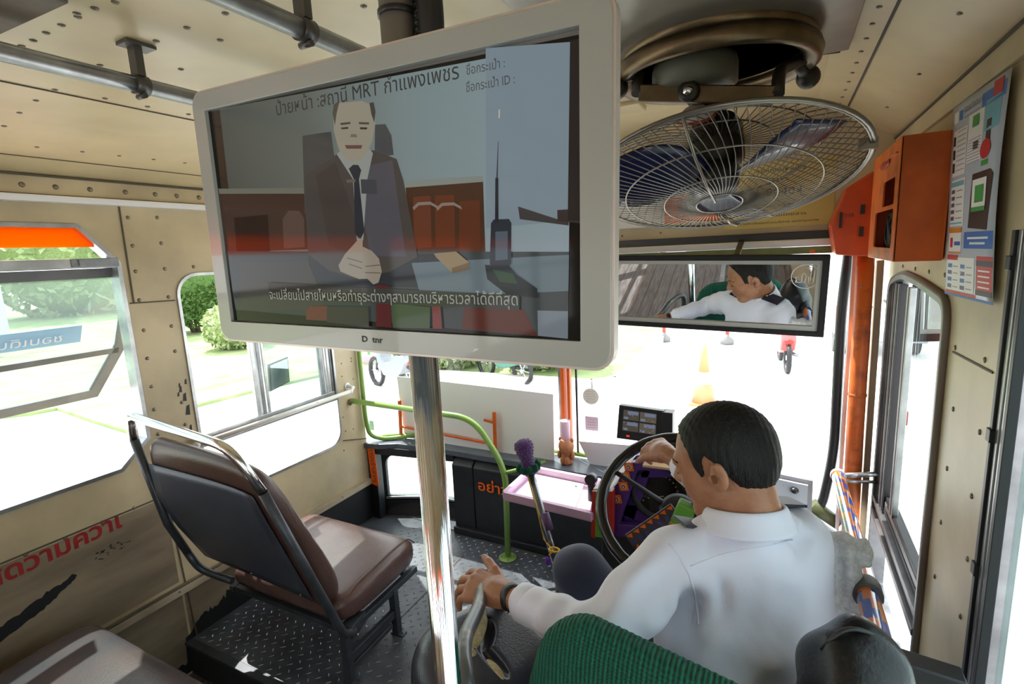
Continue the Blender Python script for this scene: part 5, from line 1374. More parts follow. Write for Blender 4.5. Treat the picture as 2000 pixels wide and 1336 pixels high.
m = M(); m.tube([gq + V3((0, .03, -.05)), gq + V3((0, .06, -.2)), gq + V3((0, .12, -.30))], .008, 8); m.bar(atY(1300, 866, 1.93), atY(1345, 868, 1.93), .01, .035, up=(0, 0, 1)); mk('monitor_bracket', m, black_pl, mo)

# ---------------------------------------------------------------- right-hand side rail, towel, bag
rl = thing('side_rail', (.2, 1.5, .7), 'blue and orange patterned rail running beside the driver along the window', 'rail')
ra = atD(1633, 932, 2.2); rb = V3((.2, 1.02, .67)); ra = V3((.205, 2.06, .715)); rb = atD(1722, 1272, 1.22); 
m = M(); seg_ = 22
tp = [ra.lerp(rb, i / 60) for i in range(61)]
m.tube(tp, .021, seg_, caps=True)
for i in range(len(m.f)):
    if len(m.f[i]) == 4:
        r_ = i // seg_ // 2; c_ = i % seg_
        tri = (r_ % 4) < 2
        m.mi[i] = 1 if ((c_ + (0 if tri else 4)) % 8 < (3 if r_ % 2 else 5)) else 0
mk('patterned_tube', m, [mat('rail_blue', (.05, .10, .42), rough=.12, coat=.8), mat('rail_orange', (.75, .20, .03), rough=.15, coat=.8)], rl)
m = M(); m.lathe([(.024, -.012), (.025, .0), (.024, .012)], ra, ra - rb, seg=20); mk('end_cap', m, white_trim, rl)
m = M(); m.tube([ra, ra + V3((.12, .04, .01))], .009, 10); m.tube([ra + V3((0, 0, -.02)), ra + V3((.12, .04, -.02))], .006, 8); mk('wall_bracket', m, alu, rl)
cp_ = ra.lerp(rb, .80); m = M(); m.lathe([(.027, -.025), (.028, -.018), (.028, .018), (.027, .025)], cp_, ra - rb, seg=22); m.bar(cp_, cp_ + V3((-.07, .0, -.03)), .008, .03); mk('rubber_clamp', m, mat('grey_rubber', (.10, .095, .09), rough=.6), rl)
m = M(); m.lathe([(.024, 0), (.028, .02), (.027, .07)], rb, rb - ra, seg=22); m.bar(rb + V3((.0, 0, -.02)), rb + V3((.11, -.0, -.03)), .04, .05); mk('lower_bracket', m, black_pl, rl, bevel=.003)
tw = V3((.155, 1.28, .76)); c_ = atD(1632, 1135, 1.42)
def towel(P):
    d = s_union([s_cone(c_ + V3((-.035, 0, .06)), c_ + V3((-.03, -.02, -.09)), .036, .04), s_cone(c_ + V3((.015, .01, .05)), c_ + V3((.02, -.01, -.10)), .036, .038), s_cone(c_ + V3((-.045, .02, .075)), c_ + V3((.03, .02, .07)), .03, .032)], .02)(P)
    return d + .005 * np.sin(P[:, 0] * 150 + P[:, 2] * 30) + .002 * np.sin(P[:, 2] * 240 + P[:, 0] * 90)
tag(mk_sdf('towel', towel, c_ - V3((.14, .12, .2)), c_ + V3((.14, .12, .17)), .0055, mat('grey_towel', (.80, .79, .82), rough=.95, var=.3, vscale=60, bump=.6, bscale=200), None), 'bunched grey towel stuffed between the driver and the patterned rail', 'towel')
bg_c = atD(1668, 1362, 1.12)
def bagf(P):
    d = s_union([s_ell(bg_c + V3((0, 0, -.02)), (.085, .10, .15)), s_ell(bg_c + V3((.01, -.03, -.15)), (.11, .12, .12))], .05)(P)
    Q = P - A3(bg_c)
    return d + .004 * np.sin(Q[:, 0] * 60 + Q[:, 2] * 25 + 2 * np.sin(Q[:, 1] * 30)) + .003 * np.sin(Q[:, 2] * 70 - Q[:, 0] * 30)
bag = thing('leather_bag', bg_c - V3((0, 0, .3)), 'shiny black leather bag hanging beneath the patterned rail', 'bag')
mk_sdf('bag_body', bagf, bg_c - V3((.17, .2, .33)), bg_c + V3((.17, .2, .2)), .006, mat('black_leather', (.006, .006, .008), rough=.33, bump=.1, bscale=150), bag)
m = M(); m.tube(fillet([bg_c + V3((-.05, -.03, .09)), bg_c + V3((-.02, -.02, .135)), bg_c + V3((.04, .0, .115)), bg_c + V3((.07, .02, .02))], .05, 6), .0035, 10); m.tube([bg_c + V3((.02, -.09, .06)), bg_c + V3((.06, -.09, -.1))], .003, 6); mk('bag_strap', m, black_rub, bag)
# ---------------------------------------------------------------- the driver
drv = thing('person', (-.02, 1.08, 0), 'bus driver in a white shirt and navy trousers turning his head to look down sideways', 'person')
HC = atD(1414, 901, 1.20)
hv = V3((HC.x, HC.y, 0)).normalized(); hl = V3((-hv.y, hv.x, 0))
fdir = (hl * .96 + hv * .26).normalized(); fdir = (fdir * math.cos(.34) + V3((0, 0, -1)) * math.sin(.34)).normalized()
udir = (V3((0, 0, 1)) - fdir * fdir.z).normalized(); ldir = udir.cross(fdir)
def hp(f, l, u): return HC + fdir * f + ldir * l + udir * u
RH = Matrix((fdir, ldir, udir)).transposed()
def HE(f, l, u, rf, rl_, ru, R=RH): return s_ell(hp(f, l, u), (rf, rl_, ru), R)
def HCn(a, b, r1, r2): return s_cone(hp(*a), hp(*b), r1, r2)
NB = V3((-.050, 1.075, .985))          # base of the neck
skull = s_union([HE(-.012, 0, .030, .100, .078, .092), HE(.030, 0, -.030, .066, .060, .090)], .03)
face = [skull,
        HCn((.070, -.012, -.094), (.070, .012, -.094), .022, .022), HCn((.0, .048, -.062), (.058, .022, -.092), .018, .018), HCn((.0, -.048, -.062), (.058, -.022, -.092), .018, .018),
        HE(.056, .036, -.022, .026, .022, .024), HE(.056, -.036, -.022, .026, .022, .024), HCn((.083, .036, .024), (.083, -.036, .024), .010, .010)]
face = s_union(face, .018)
nose = s_union([HCn((.088, 0, .018), (.110, 0, -.020), .007, .0105), HE(.100, .011, -.024, .009, .007, .007), HE(.100, -.011, -.024, .009, .007, .007)], .008)
lips = s_union([HCn((.090, .017, -.056), (.097, 0, -.052), .0045, .006), HCn((.090, -.017, -.056), (.097, 0, -.052), .0045, .006), HCn((.088, .013, -.066), (.094, 0, -.066), .005, .0065), HCn((.088, -.013, -.066), (.094, 0, -.066), .005, .0065)], .003)
def sockets(P): return np.minimum(HE(.098, .032, .004, .017, .016, .011)(P), HE(.098, -.032, .004, .017, .016, .011)(P))
lids = s_union([HE(.074, .032, .004, .0165, .0175, .0135), HE(.074, -.032, .004, .0165, .0175, .0135)], .002)
def ear(s):
    Re = Matrix.Rotation(0, 3, 'X')
    e = s_ell(hp(-.014, s * .084, -.004), (.0175, .008, .029), RH); lob = s_ell(hp(-.006, s * .080, -.027), (.009, .006, .010), RH)
    hol = s_ell(hp(-.011, s * .093, .002), (.0100, .008, .019), RH); can = s_ell(hp(-.003, s * .088, -.008), (.007, .012, .009), RH); trg = s_ell(hp(.006, s * .081, -.008), (.005, .006, .008), RH)
    anti = s_cone(hp(-.018, s * .088, -.012), hp(-.013, s * .088, .016), .0035, .003)
    def f(P):
        d = smin(e(P), lob(P), .006); d = -smin(-d, hol(P), .003); d = smin(d, trg(P), .003); d = smin(d, anti(P), .003); d = -smin(-d, can(P), .003); return d
    return f
def headf(P):
    d = face(P); d = smin(d, nose(P), .010); d = -smin(-d, sockets(P), .010); d = smin(d, lids(P), .004); d = smin(d, lips(P), .006)
    d = smin(d, ear(1)(P), .005); d = smin(d, ear(-1)(P), .005)
    return d
neck = s_union([s_cone(hp(-.028, 0, -.03), NB + V3((.012, 0, .02)), .056, .060), s_cone(NB, NB + V3((0, 0, -.05)), .058, .06)], .03)
# ---- arms
SL, EL, WL = V3((-.180, 1.005, .915)), V3((-.275, .835, .825)), V3((-.507, .925, .780))
SR, ER, WRs = V3((.048, 1.165, .925)), V3((-.03, 1.39, .80)), atD(1314, 893, 1.62)
def hand(W, d, nrm, th, sc=1., spread=.10, curls=((.35, .5, .35),) * 4, lens=(.074, .080, .074, .058), thumb=(.55, .3, .2, .35), mcl=.088):
    """W wrist, d towards the fingers, nrm back-of-hand normal, th thumb side (unit vectors)"""
    d = d.normalized(); nrm = (nrm - d * nrm.dot(d)).normalized(); t_ = d.cross(nrm)
    if t_.dot(th) < 0: t_ = -t_
    th = t_
    palm = []; fing = []; tips = []
    kn = []
    for i in range(4):
        off = (.031, .010, -.011, -.030)[i] * sc; ln = (mcl, mcl * 1.03, mcl * .98, mcl * .90)[i] * sc
        k = W + d * ln + th * off + nrm * ((.002, .004, .003, -.002)[i] * sc); kn.append(k)
        palm.append(s_cone(W + d * .012 + th * off * .55, k, .0145 * sc, .0125 * sc))
        a = (off / .03) * spread; fd = (d * math.cos(a) + th * math.sin(a)).normalized()
        c = curls[i]; ang = 0; p = k; L = lens[i] * sc; seg = (L * .46, L * .31, L * .26); r = (.0098, .0088, .008, .0068); g = []
        r = [x * sc * (1.0, 1.03, 1., .9)[i] for x in r]
        for j in range(3):
            ang += c[j]; v = fd * math.cos(ang) - nrm * math.sin(ang); q = p + v * seg[j]
            g.append(s_cone(p, q, r[j], r[j + 1])); p = q
        fing.append(s_union(g, .002)); tips.append((p, v))
    palm.append(s_cone(W - d * .01, W + d * .03, .024 * sc, .026 * sc))
    palm.append(s_cone(W + d * .02 + th * .018 - nrm * .006, W + d * .055 + th * .030 - nrm * .010, .017 * sc, .014 * sc))
    tb0 = W + d * (.035 * sc) + th * (.030 * sc) - nrm * (.006 * sc)
    a1, dn_, c1, c2 = thumb
    v1 = (d * math.cos(a1) + th * math.sin(a1) - nrm * dn_).normalized(); v2 = (v1 - nrm * c1 + d * c1 * .6).normalized(); v3 = (v2 - nrm * c2 * .3 + d * c2 * .5).normalized()
    p1 = tb0 + v1 * .036 * sc; p2 = p1 + v2 * .030 * sc; p3 = p2 + v3 * .024 * sc
    fing.append(s_union([s_cone(tb0, p1, .0135 * sc, .0115 * sc), s_cone(p1, p2, .0112 * sc, .0105 * sc), s_cone(p2, p3, .0102 * sc, .008 * sc)], .003))
    pf = s_union(palm, .014)
    def f(P):
        D = pf(P)
        for g in fing:
            D = smin(D, g(P), .006)
        return D
    return f, tips
kL = atD(925, 1143, 1.385)
dL = (kL - WL).normalized()
handL, tipsL = hand(WL + dL * .03, dL, V3((.15, -.25, 1)), V3((0, 1, 0)), sc=1.10, curls=((.20, .45, .3), (.25, .5, .3), (.35, .5, .35), (.45, .55, .35)), thumb=(.55, -.38, .25, .2), mcl=.094)
kR = atD(1268, 866, 1.715); dR = (kR - WRs).normalized()
handR, tipsR = hand(WRs + dR * .025, dR, V3((-.05, -.55, .85)), V3((-1, 0, 0)), sc=.98, curls=((.7, 1.2, .8), (.65, 1.25, .8), (.6, 1.25, .8), (.6, 1.2, .8)), thumb=(.45, .10, .7, .5), mcl=.080)
armL = s_union([s_cone(SL, EL, .045, .038), s_cone(EL, WL.lerp(EL, .12), .040, .026), s_cone(WL.lerp(EL, .15), WL + dL * .04, .026, .023)], .02)
armR = s_union([s_cone(SR, ER, .045, .038), s_cone(ER, WRs.lerp(ER, .12), .040, .026), s_cone(WRs.lerp(ER, .15), WRs + dR * .035, .026, .023)], .02)
CH = V3((-.045, 1.10, .80)); tx_ = (SR - SL).normalized(); tx_.z = 0; tx_.normalize(); ty_ = V3((-tx_.y, tx_.x, 0)); RT = Matrix((tx_, ty_, V3((0, 0, 1)))).transposed()
core = s_union([s_ell(CH, (.11, .055, .13), RT), s_ell(V3((-.01, 1.07, .56)), (.10, .07, .15), RT), s_cone(NB + V3((0, 0, -.03)), CH, .045, .05)], .02)
def body(P):
    d = smin(headf(P), neck(P), .02); d = smin(d, core(P), .03); d = smin(d, armL(P), .02); d = smin(d, armR(P), .02)
    d = smin(d, handL(P), .008); d = smin(d, handR(P), .008)
    return d
skin = mat('skin', (.40, .19, .105), rough=.45, color2=(.33, .14, .075), vscale=30, spec=.45, bump=.12, bscale=140)
lo = V3((-.74, .70, .40)); hi = V3((.16, 1.70, 1.26))
mk_sdf('body', body, lo, hi, .0034, skin, drv, 1)
# hair
def hairline(f, s):
    return np.interp(f, [-.12, -.05, -.035, -.018, .004, .014, .020, .034, .040, .055, .075, .095], [-.075, -.066, -.028, .014, .040, .030, -.022, -.012, .048, .080, .100, .112])
def hairf(P):
    Q = (P - A3(HC)) @ np.array([list(fdir), list(ldir), list(udir)], dtype=np.float32).T
    d = smin(HE(-.012, 0, .032, .1035, .0825, .0945)(P), HE(-.050, 0, -.012, .052, .060, .058)(P), .03) 
    d = d + .0012 * np.sin(Q[:, 0] * 420 + 60 * Q[:, 2]) * np.sin(Q[:, 1] * 300)
    side = np.abs(Q[:, 1])
    hl_ = hairline(Q[:, 0], side); hl_ = hl_ - .0 * side
    cut = (hl_ - Q[:, 2]) * .55
    # keep the forehead bare towards the middle, hair comes down at the temples
    return -smin(-d, -cut, .004) if False else np.maximum(d, cut)
hair_m = mat('black_hair', (.008, .007, .007), rough=.5, spec=.25, bump=.5, bscale=500, stretch=(1, 1, .15))
mk_sdf('hair', hairf, HC - V3((.16, .16, .16)), HC + V3((.16, .16, .16)), .003, hair_m, drv, 1)
for s in (1, -1):
    m = M()
    pts = [hp(.094, s * .016, .026), hp(.0935, s * .028, .031), hp(.086, s * .042, .030), hp(.076, s * .052, .024)]
    m.tube(pts, [.003, .004, .0035, .0015], 8, flat=.6); mk('eyebrow', m, hair_m, drv)
for s in (1, -1):
    m = M(); m.tube([hp(.0905, s * .020, -.0005), hp(.0925, s * .032, -.003), hp(.084, s * .045, .000)], [.0012, .0016, .0012], 6); mk('eyelashes', m, hair_m, drv)
m = M(); m.tube([hp(.0945, .016, -.0605), hp(.100, .006, -.0590), hp(.100, -.006, -.0590), hp(.0945, -.016, -.0605)], .0006, 6)
mk('lip_line', m, mat('lip_dark', (.25, .10, .07), rough=.5), drv)
# ---- shirt
def shirt(P):
    parts = [s_ell(CH + V3((0, 0, -.01)), (.190, .118, .19), RT), s_ell(V3((-.04, 1.045, .64)), (.195, .145, .22), RT), s_ell(V3((-.02, 1.05, .48)), (.185, .15, .13), RT)]
    d = s_union(parts, .06)(P)
    yoke = s_union([s_cone(NB + V3((-.0, -.004, -.030)), SL + V3((.02, 0, .0)), .066, .056), s_cone(NB + V3((.0, -.004, -.030)), SR + V3((-.01, 0, .0)), .066, .056), s_ell(CH + V3((0, 0, .085)), (.165, .095, .09), RT)], .04)
    d = smin(d, yoke(P), .05)
    aL = s_union([s_cone(SL, SL.lerp(EL, .55), .060, .060), s_cone(SL.lerp(EL, .55), EL, .060, .052), s_cone(EL, WL.lerp(EL, .14), .054, .040)], .02)
    aR = s_union([s_cone(SR, ER, .060, .054), s_cone(ER, WRs.lerp(ER, .14), .056, .040)], .02)
    d = smin(d, aL(P), .035); d = smin(d, aR(P), .035)
    # folds
    Q = P - A3(CH); x = Q @ A3(tx_); z = Q[:, 2]
    e = (P - A3(EL)); rE = np.linalg.norm(e, axis=1)
    fold = .0085 * np.sin(38 * (x * .8 + z * 1.25) + 2.2 * np.sin(9 * z)) * np.clip(1 - np.abs(x + .06) * 3.2, 0, 1) * np.clip((.06 - z) * 6, 0, 1)
    fold += .0075 * np.sin(55 * (x * .9 - z * .8) + 1.5 * np.sin(14 * x)) * np.clip(1 - np.linalg.norm(P - A3(SL.lerp(EL, .2) + V3((.06, .0, -.07))), axis=1) * 7, 0, 1) * 2
    wl_ = ((P - A3(EL)) @ A3((WL - EL).normalized()))
    fold += .0045 * np.sin(wl_ * 95 + 30 * P[:, 2]) * np.clip(1 - rE * 3.6, 0, 1)
    ru = np.linalg.norm(P - A3(SR + V3((-.02, -.03, .03))), axis=1)
    fold += .0050 * np.sin(80 * (x - z) + 8 * P[:, 1]) * np.clip(1 - ru * 9, 0, 1)
    d = d + fold
    # neck opening, cuffs
    nk = s_cone(NB + V3((-.012, .03, .10)), NB + V3((-.01, .006, .012)), .066, .056)(P)
    d = -smin(-d, nk, .006)
    return d
def march(f, px, py, d0=.75, d1=1.75):
    r = ray(px, py).normalized(); t = np.linspace(d0, d1, 700); P = np.array([tuple(CAM + r * float(x)) for x in t], dtype=np.float32)
    D = f(P); k = int(np.argmax(D < 0)); return (CAM + r * float(t[k])) if D[k] < 0 else None
shirt0 = shirt
def crease(path, r, depth, sgn):
    fine = []
    for (a, b), (c, d_) in zip(path, path[1:]):
        for k in range(4): fine.append((a + (c - a) * k / 4, b + (d_ - b) * k / 4))
    fine.append(path[-1]); out = []
    for i, q in enumerate(fine):
        p = march(shirt0, *q)
        if p is None: continue
        dp = (depth + .012) * math.sin(PI * (i + .3) / (len(fine) - .4)) - .012
        out.append(p + ray(*q).normalized() * ((dp - r) if sgn < 0 else (r - dp)))
    n = len(out) - 1
    return s_union([s_cone(a, b, r, r) for a, b in zip(out, out[1:])], .004), sgn
CR = [crease(*c) for c in (
    ([(1383, 1128), (1400, 1160), (1404, 1195), (1382, 1228)], .016, .012, -1), ([(1374, 1120), (1386, 1160), (1384, 1200)], .016, .005, 1),
    ([(1400, 1245), (1440, 1218), (1490, 1172)], .03, .006, -1), ([(1405, 1285), (1470, 1248), (1540, 1185)], .03, .006, -1), ([(1445, 1310), (1520, 1262), (1572, 1195)], .03, .005, -1),
    ([(1330, 1220), (1342, 1190), (1350, 1160)], .018, .006, -1), ([(1300, 1212), (1318, 1185)], .018, .005, -1),
    ([(1512, 1003), (1560, 1022), (1588, 1052)], .012, .005, -1), ([(1508, 1018), (1545, 1040), (1580, 1085)], .012, .005, -1), ([(1530, 1010), (1570, 1036)], .012, .003, 1),
    ([(1430, 1030), (1438, 1050), (1436, 1070)], .02, .004, -1), ([(1390, 1040), (1400, 1060)], .02, .003, -1),
    ([(1058, 1196), (1060, 1215), (1066, 1240)], .010, .005, -1), ([(1088, 1190), (1080, 1210), (1090, 1235)], .012, .005, -1), ([(1120, 1205), (1112, 1225)], .012, .005, -1),
    ([(1240, 1130), (1290, 1140), (1330, 1135)], .03, .004, -1), ([(1225, 1165), (1260, 1175), (1300, 1170)], .03, .004, -1))]
def shirt(P):
    d = shirt0(P)
    for f, s in CR: d = smin(d, f(P), .022) if s > 0 else -smin(-d, f(P), .022)
    return d
shirt_m = mat('white_shirt', (.76, .77, .90), rough=.6, var=.04, sheen=.2, bump=.05, bscale=300)
mk_sdf('shirt', shirt, V3((-.60, .70, .36)), V3((.24, 1.62, 1.06)), .0052, shirt_m, drv, 2)
# cuff bands
def cuff(W, E_, nm):
    m = M(); ax = (W - E_).normalized(); c = W.lerp(E_, .16)
    m.lathe([(.0405, -.03), (.0415, 0), (.0405, .016), (.036, .019), (.030, .018)], c, ax, seg=28, sx=1.04); mk(nm, m, shirt_m, drv)
    m = M(); m.ball(c + ax.cross(V3((0, 0, 1))).normalized() * .04 - ax * .01, .004, 8, 6); mk('cuff_button', m, MATS['pale_badge'], drv)
cuff(WL, EL, 'cuff'); cuff(WRs, ER, 'cuff')
# collar: folded band round the neck
m = M()
cc = NB + V3((.004, .004, .012)); cax = (hp(-.02, 0, -.04) - NB).normalized(); cax = (cax + V3((0, 0, 1.6))).normalized()
c1_ = (V3(tx_) - cax * tx_.dot(cax)).normalized(); c2_ = cax.cross(c1_)
def colf(u, v):
    a = -PI / 2 + (u - .5) * 2 * PI * .90    # centred on the back of the neck
    prof = [(.064, -.012), (.063, .012), (.064, .030), (.067, .033), (.071, .028), (.080, .004), (.088, -.012)]
    k = v * (len(prof) - 1); i = min(int(k), len(prof) - 2); t = k - i
    r = prof[i][0] * (1 - t) + prof[i + 1][0] * t; h = prof[i][1] * (1 - t) + prof[i + 1][1] * t
    fr = abs(u - .5) * 2; h -= .028 * fr ** 2; r += .006 * fr
    return cc + (c1_ * math.cos(a) * 1.06 + c2_ * math.sin(a)) * r + cax * h
m.surf(colf, 44, 19); mk('collar', m, shirt_m, drv, solid=.0016)
# yoke and armhole seams laid on the shirt surface
def on_shirt(p, dirv):
    """nearest shirt surface along dirv from the inside outwards"""
    p = V3(p); dirv = V3(dirv).normalized(); t = np.linspace(0, .35, 220); P = np.array([tuple(p + dirv * float(x)) for x in t], dtype=np.float32)
    D = shirt(P); k = int(np.argmax(D > 0)); return p + dirv * float(t[k])
def seam(starts, dirs, nm, r=.0016):
    pts = [on_shirt(a, b) for a, b in zip(starts, dirs)]; m = M(); m.tube(pts, r, 6); mk(nm, m, shirt_m, drv)
n_ = 16
def seam_px(path, nm, r=.0016):
    P = []
    for (a, b), (c, d) in zip(path, path[1:]):
        for k in range(5): P.append(march(shirt, a + (c - a) * k / 5, b + (d - b) * k / 5))
    P = [p for p in P if p is not None]; m = M(); m.tube(P, r, 6); mk(nm, m, shirt_m, drv)
seam_px([(1348, 1106), (1400, 1086), (1450, 1074), (1500, 1066), (1560, 1052)], 'yoke_seam')
seam_px([(1306, 1062), (1328, 1088), (1346, 1122), (1357, 1160), (1363, 1200), (1364, 1225)], 'armhole_seam', .0022)
seam_px([(1507, 1010), (1524, 1036), (1545, 1062), (1566, 1092)], 'armhole_seam', .0018)
# epaulettes
def epaul(S_, inw, nm='shoulder_board'):
    a = on_shirt(S_ + inw * .0 + V3((0, .015, 0)), (0, .15, 1)); b = on_shirt(S_ + inw * .085 + V3((0, .015, 0)), (0, .15, 1)); dd = (b - a)
    up = V3((0, .2, 1)).normalized(); m = M(); m.bar(a + up * .006, b + up * .006, .062, .006, up=up); o = mk(nm, m, mat('navy_board', (.012, .012, .035), rough=.5), drv, bevel=.001)
    m = M(); m.bar(a.lerp(b, .25) + up * .006, a.lerp(b, .30) + up * .006, .048, .002, up=up); m.ball(a.lerp(b, .9) + up * .008, .006, 8, 6); mk('gold_trim', m, mat('gold_braid', (.5, .35, .12), rough=.4, metal=.5), o)
epaul(SL + V3((.01, 0, .0)), tx_); epaul(SR, -tx_)
# name bars and pen on the chest (seen in the mirror)
for s, nm, mt_2 in ((-.07, 'pocket_pen', mat('pen_dark', (.05, .02, .03), rough=.4)), (.07, 'name_bar', MATS['gold_braid'])):
    p = on_shirt(CH + tx_ * s + V3((0, 0, .03)), ty_); m = M(); m.bar(p + ty_ * .002 - tx_ * .012 + V3((0, 0, .03)), p + ty_ * .004 + V3((0, 0, -.02)), .006, .004); mk(nm, m, mt_2, drv)
# watch on the left wrist
m = M(); wax = (WL - EL).normalized(); m.lathe([(.0285, -.010), (.0305, -.008), (.0305, .008), (.0285, .010)], WL + dL * .012, wax, seg=26); 
mk('watch_strap', m, black_rub, drv)
m = M(); m.lathe([(.012, .0), (.013, .004), (.0, .005)], WL + dL * .012 + V3((.01, -.02, -.022)), V3((.2, -.6, -.8)), seg=16); mk('watch_case', m, chrome2, drv)
# trousers and shoes
HL, KL, AL = V3((-.12, 1.10, .47)), V3((-.44, 1.27, .655)), V3((-.40, 1.50, .12))
HR_, KR, AR = V3((.08, 1.12, .47)), V3((.02, 1.52, .60)), V3((.0, 1.78, .12))
KL = atD(1132, 1118, 1.50)
def trous(P):
    d = s_union([s_cone(HL, KL, .092, .066), s_cone(KL, AL, .064, .050), s_cone(HR_, KR, .09, .066), s_cone(KR, AR, .064, .05), s_ell(V3((-.02, 1.08, .47)), (.17, .14, .12), RT)], .03)(P)
    return d + .003 * np.sin(P[:, 2] * 70 + P[:, 0] * 45) * .6
mk_sdf('trousers', trous, V3((-.60, .88, .05)), V3((.24, 1.90, .80)), .007, mat('navy_trousers', (.030, .040, .085), rough=.75, sheen=.2), drv, 1)
for A_c in (AL, AR):
    m = M(); m.ball(A_c + V3((0, .07, -.075)), (.045, .13, .045)); mk('shoe', m, black_pl, drv)
# ---------------------------------------------------------------- outside
GZ = -.95
asphalt = mat('pale_concrete', (.62, .62, .61), rough=.8, color2=(.54, .54, .53), vscale=1.2)
grassm = mat('lawn_grass', (.15, .24, .07), rough=.9, color2=(.34, .40, .20), vscale=1.4, ramp=(.3, .7))
hedge_m = mat('hedge_leaf', (.07, .15, .02), rough=.7, color2=(.03, .07, .012), vscale=14)
bush_m = mat('pale_bush_leaf', (.42, .48, .26), rough=.8, color2=(.26, .34, .14), vscale=10)
m = M(); m.box((0, 10, GZ - .05), (160, 120, .1)); struct(mk('road', m, asphalt))
m = M()
g = [tuple(atZ(a_, b_, GZ))[:2] for a_, b_ in ((60, 812), (112, 802), (180, 826), (263, 852), (330, 812), (400, 792), (500, 766), (620, 738), (700, 724))] + [(-8.2, 8.6), (-3.0, 8.9), (-2.75, 9.4), (-3.0, 16), (-3.3, 50), (-60, 50), (-60, -30), (-14, -30), (-14, 2.0)]
m.prism(g, None, lambda u, v, w: (u, v, w), GZ, GZ + .06); struct(mk('lawn', m, grassm))
m = M()
kb = [(-8.2, 8.5), (-3.0, 8.75), (-2.62, 9.1), (-2.88, 16), (-3.2, 50)]
for (a, b), (c, d) in zip(kb, kb[1:]):
    L = math.hypot(c - a, d - b); n = max(1, int(L / 1.0))
    for i in range(n):
        p = V3((a, b, GZ + .08)).lerp(V3((c, d, GZ + .08)), i / n); q_ = V3((a, b, GZ + .08)).lerp(V3((c, d, GZ + .08)), (i + 1) / n)
        m.bar(p, q_, .18, .16, mi=i % 2)
struct(mk('curb', m, [mat('curb_white', (.6, .6, .6), rough=.7), mat('curb_red', (.50, .42, .42), rough=.7)]))
rg = random.Random(11)
def leafball(name, c, r, mt, label, cat, n=1400, ls=.09, cone=None, group=None, trunk=None):
    root = thing(name, (c[0], c[1], GZ), label, cat, group)
    m = M()
    core = M(); core.ball(c, (r[0] * .86, r[1] * .86, r[2] * .9), 16, 12)
    for v in core.f: pass
    m.add(core.v, core.f, 0, True)
    for _ in range(n):
        z = rg.uniform(-1, 1); a = rg.uniform(0, 2 * PI); k = math.sqrt(1 - z * z)
        if cone: k = (1 - (z + 1) / 2 * cone) ; k = k * (1 if abs(z) < .85 else .8)
        p = V3((c[0] + r[0] * k * math.cos(a), c[1] + r[1] * k * math.sin(a), c[2] + r[2] * z)) + V3((rg.uniform(-1, 1), rg.uniform(-1, 1), rg.uniform(-1, 1))) * .06
        u = V3((rg.uniform(-1, 1), rg.uniform(-1, 1), rg.uniform(-1, 1))).normalized(); w = u.cross(V3((rg.uniform(-1, 1), rg.uniform(-1, 1), .3))).normalized()
        s = ls * rg.uniform(.6, 1.3)
        m.add([p + u * s, p + w * s * .45, p - u * s, p - w * s * .45], [(0, 1, 2, 3)])
    if not trunk:
        bpy.data.objects.remove(root); o = mk(name, m, mt, fixn=False); tag(o, label, cat, group); return o
    mk('foliage', m, mt, root, fixn=False)
    if trunk:
        m = M()
        for i in range(5):
            a = i * 1.3; m.tube([(c[0] + .12 * math.cos(a), c[1] + .12 * math.sin(a), GZ), (c[0] + .3 * math.cos(a), c[1] + .3 * math.sin(a), c[2] - r[2] * .8)], .05, 6)
        mk('stems', m, mat('bark', (.10, .08, .05), rough=.9), root)
    return root
tb = atZ(385, 652, GZ)
H = 3.3
leafball('topiary_bush', (tb.x, tb.y, GZ + .35 + H / 2), (1.25, 1.25, H / 2), hedge_m, 'clipped dark green topiary bush with bare stems on the lawn', 'bush', 6000, .10, cone=.42, trunk=1)
for px, py, r, lab in ((470, 690, .9, 'pale round bush on the lawn beside the clipped topiary'), (880, 727, .9, 'leafy bush behind the top edge of the white board'), (1070, 727, 1.0, 'pale bush beside the orange windscreen pillar')):
    p = atZ(px, py - 8, GZ); leafball('garden_bush', (p.x, p.y, GZ + r * .8), (r, r, r * .8), bush_m, lab, 'bush', 1500, .09)
for i, (x, y, r) in enumerate([(-38, 16, 4.5), (-32, 27, 4.5), (-22, 36, 4.5), (-12, 42, 4), (-3.6, 46, 3.6), (-42, 5, 4.5), (-36, -8, 5)]):
    leafball('distant_tree', (x, y, GZ + r * .9), (r, r, r), bush_m, ['tree at the far edge of the lawn straight out of the left windows', 'tree on the horizon behind the clipped bush', 'tree behind the television as seen past its left edge', 'tree beyond the motorcycle on the verge', 'tree at the end of the verge', 'tree out beyond the open awning sash', 'tree out beyond the rear side windows'][i], 'tree', 1600, .35, trunk=1)
# building far left
bd = thing('office_building', (-34, 6, GZ), 'long pale building standing beyond the lawn outside the awning window', 'building')
m = M(); m.box((-27, 3.5, GZ + 2.6), (5, 9, 5.2)); mk('wall', m, mat('pale_wall', (.62, .62, .58), rough=.8), bd)
m = M(); m.box((-27, 3.5, GZ + 5.35), (6, 10, .3)); mk('roof', m, mat('grey_roof', (.25, .26, .27), rough=.8), bd)
for i in range(4):
    m = M(); m.box((-24.48, .2 + i * 2.2, GZ + 2.6), (.06, 1.3, 1.2)); mk('window_band', m, mat('dark_window', (.08, .1, .12), rough=.2), bd)
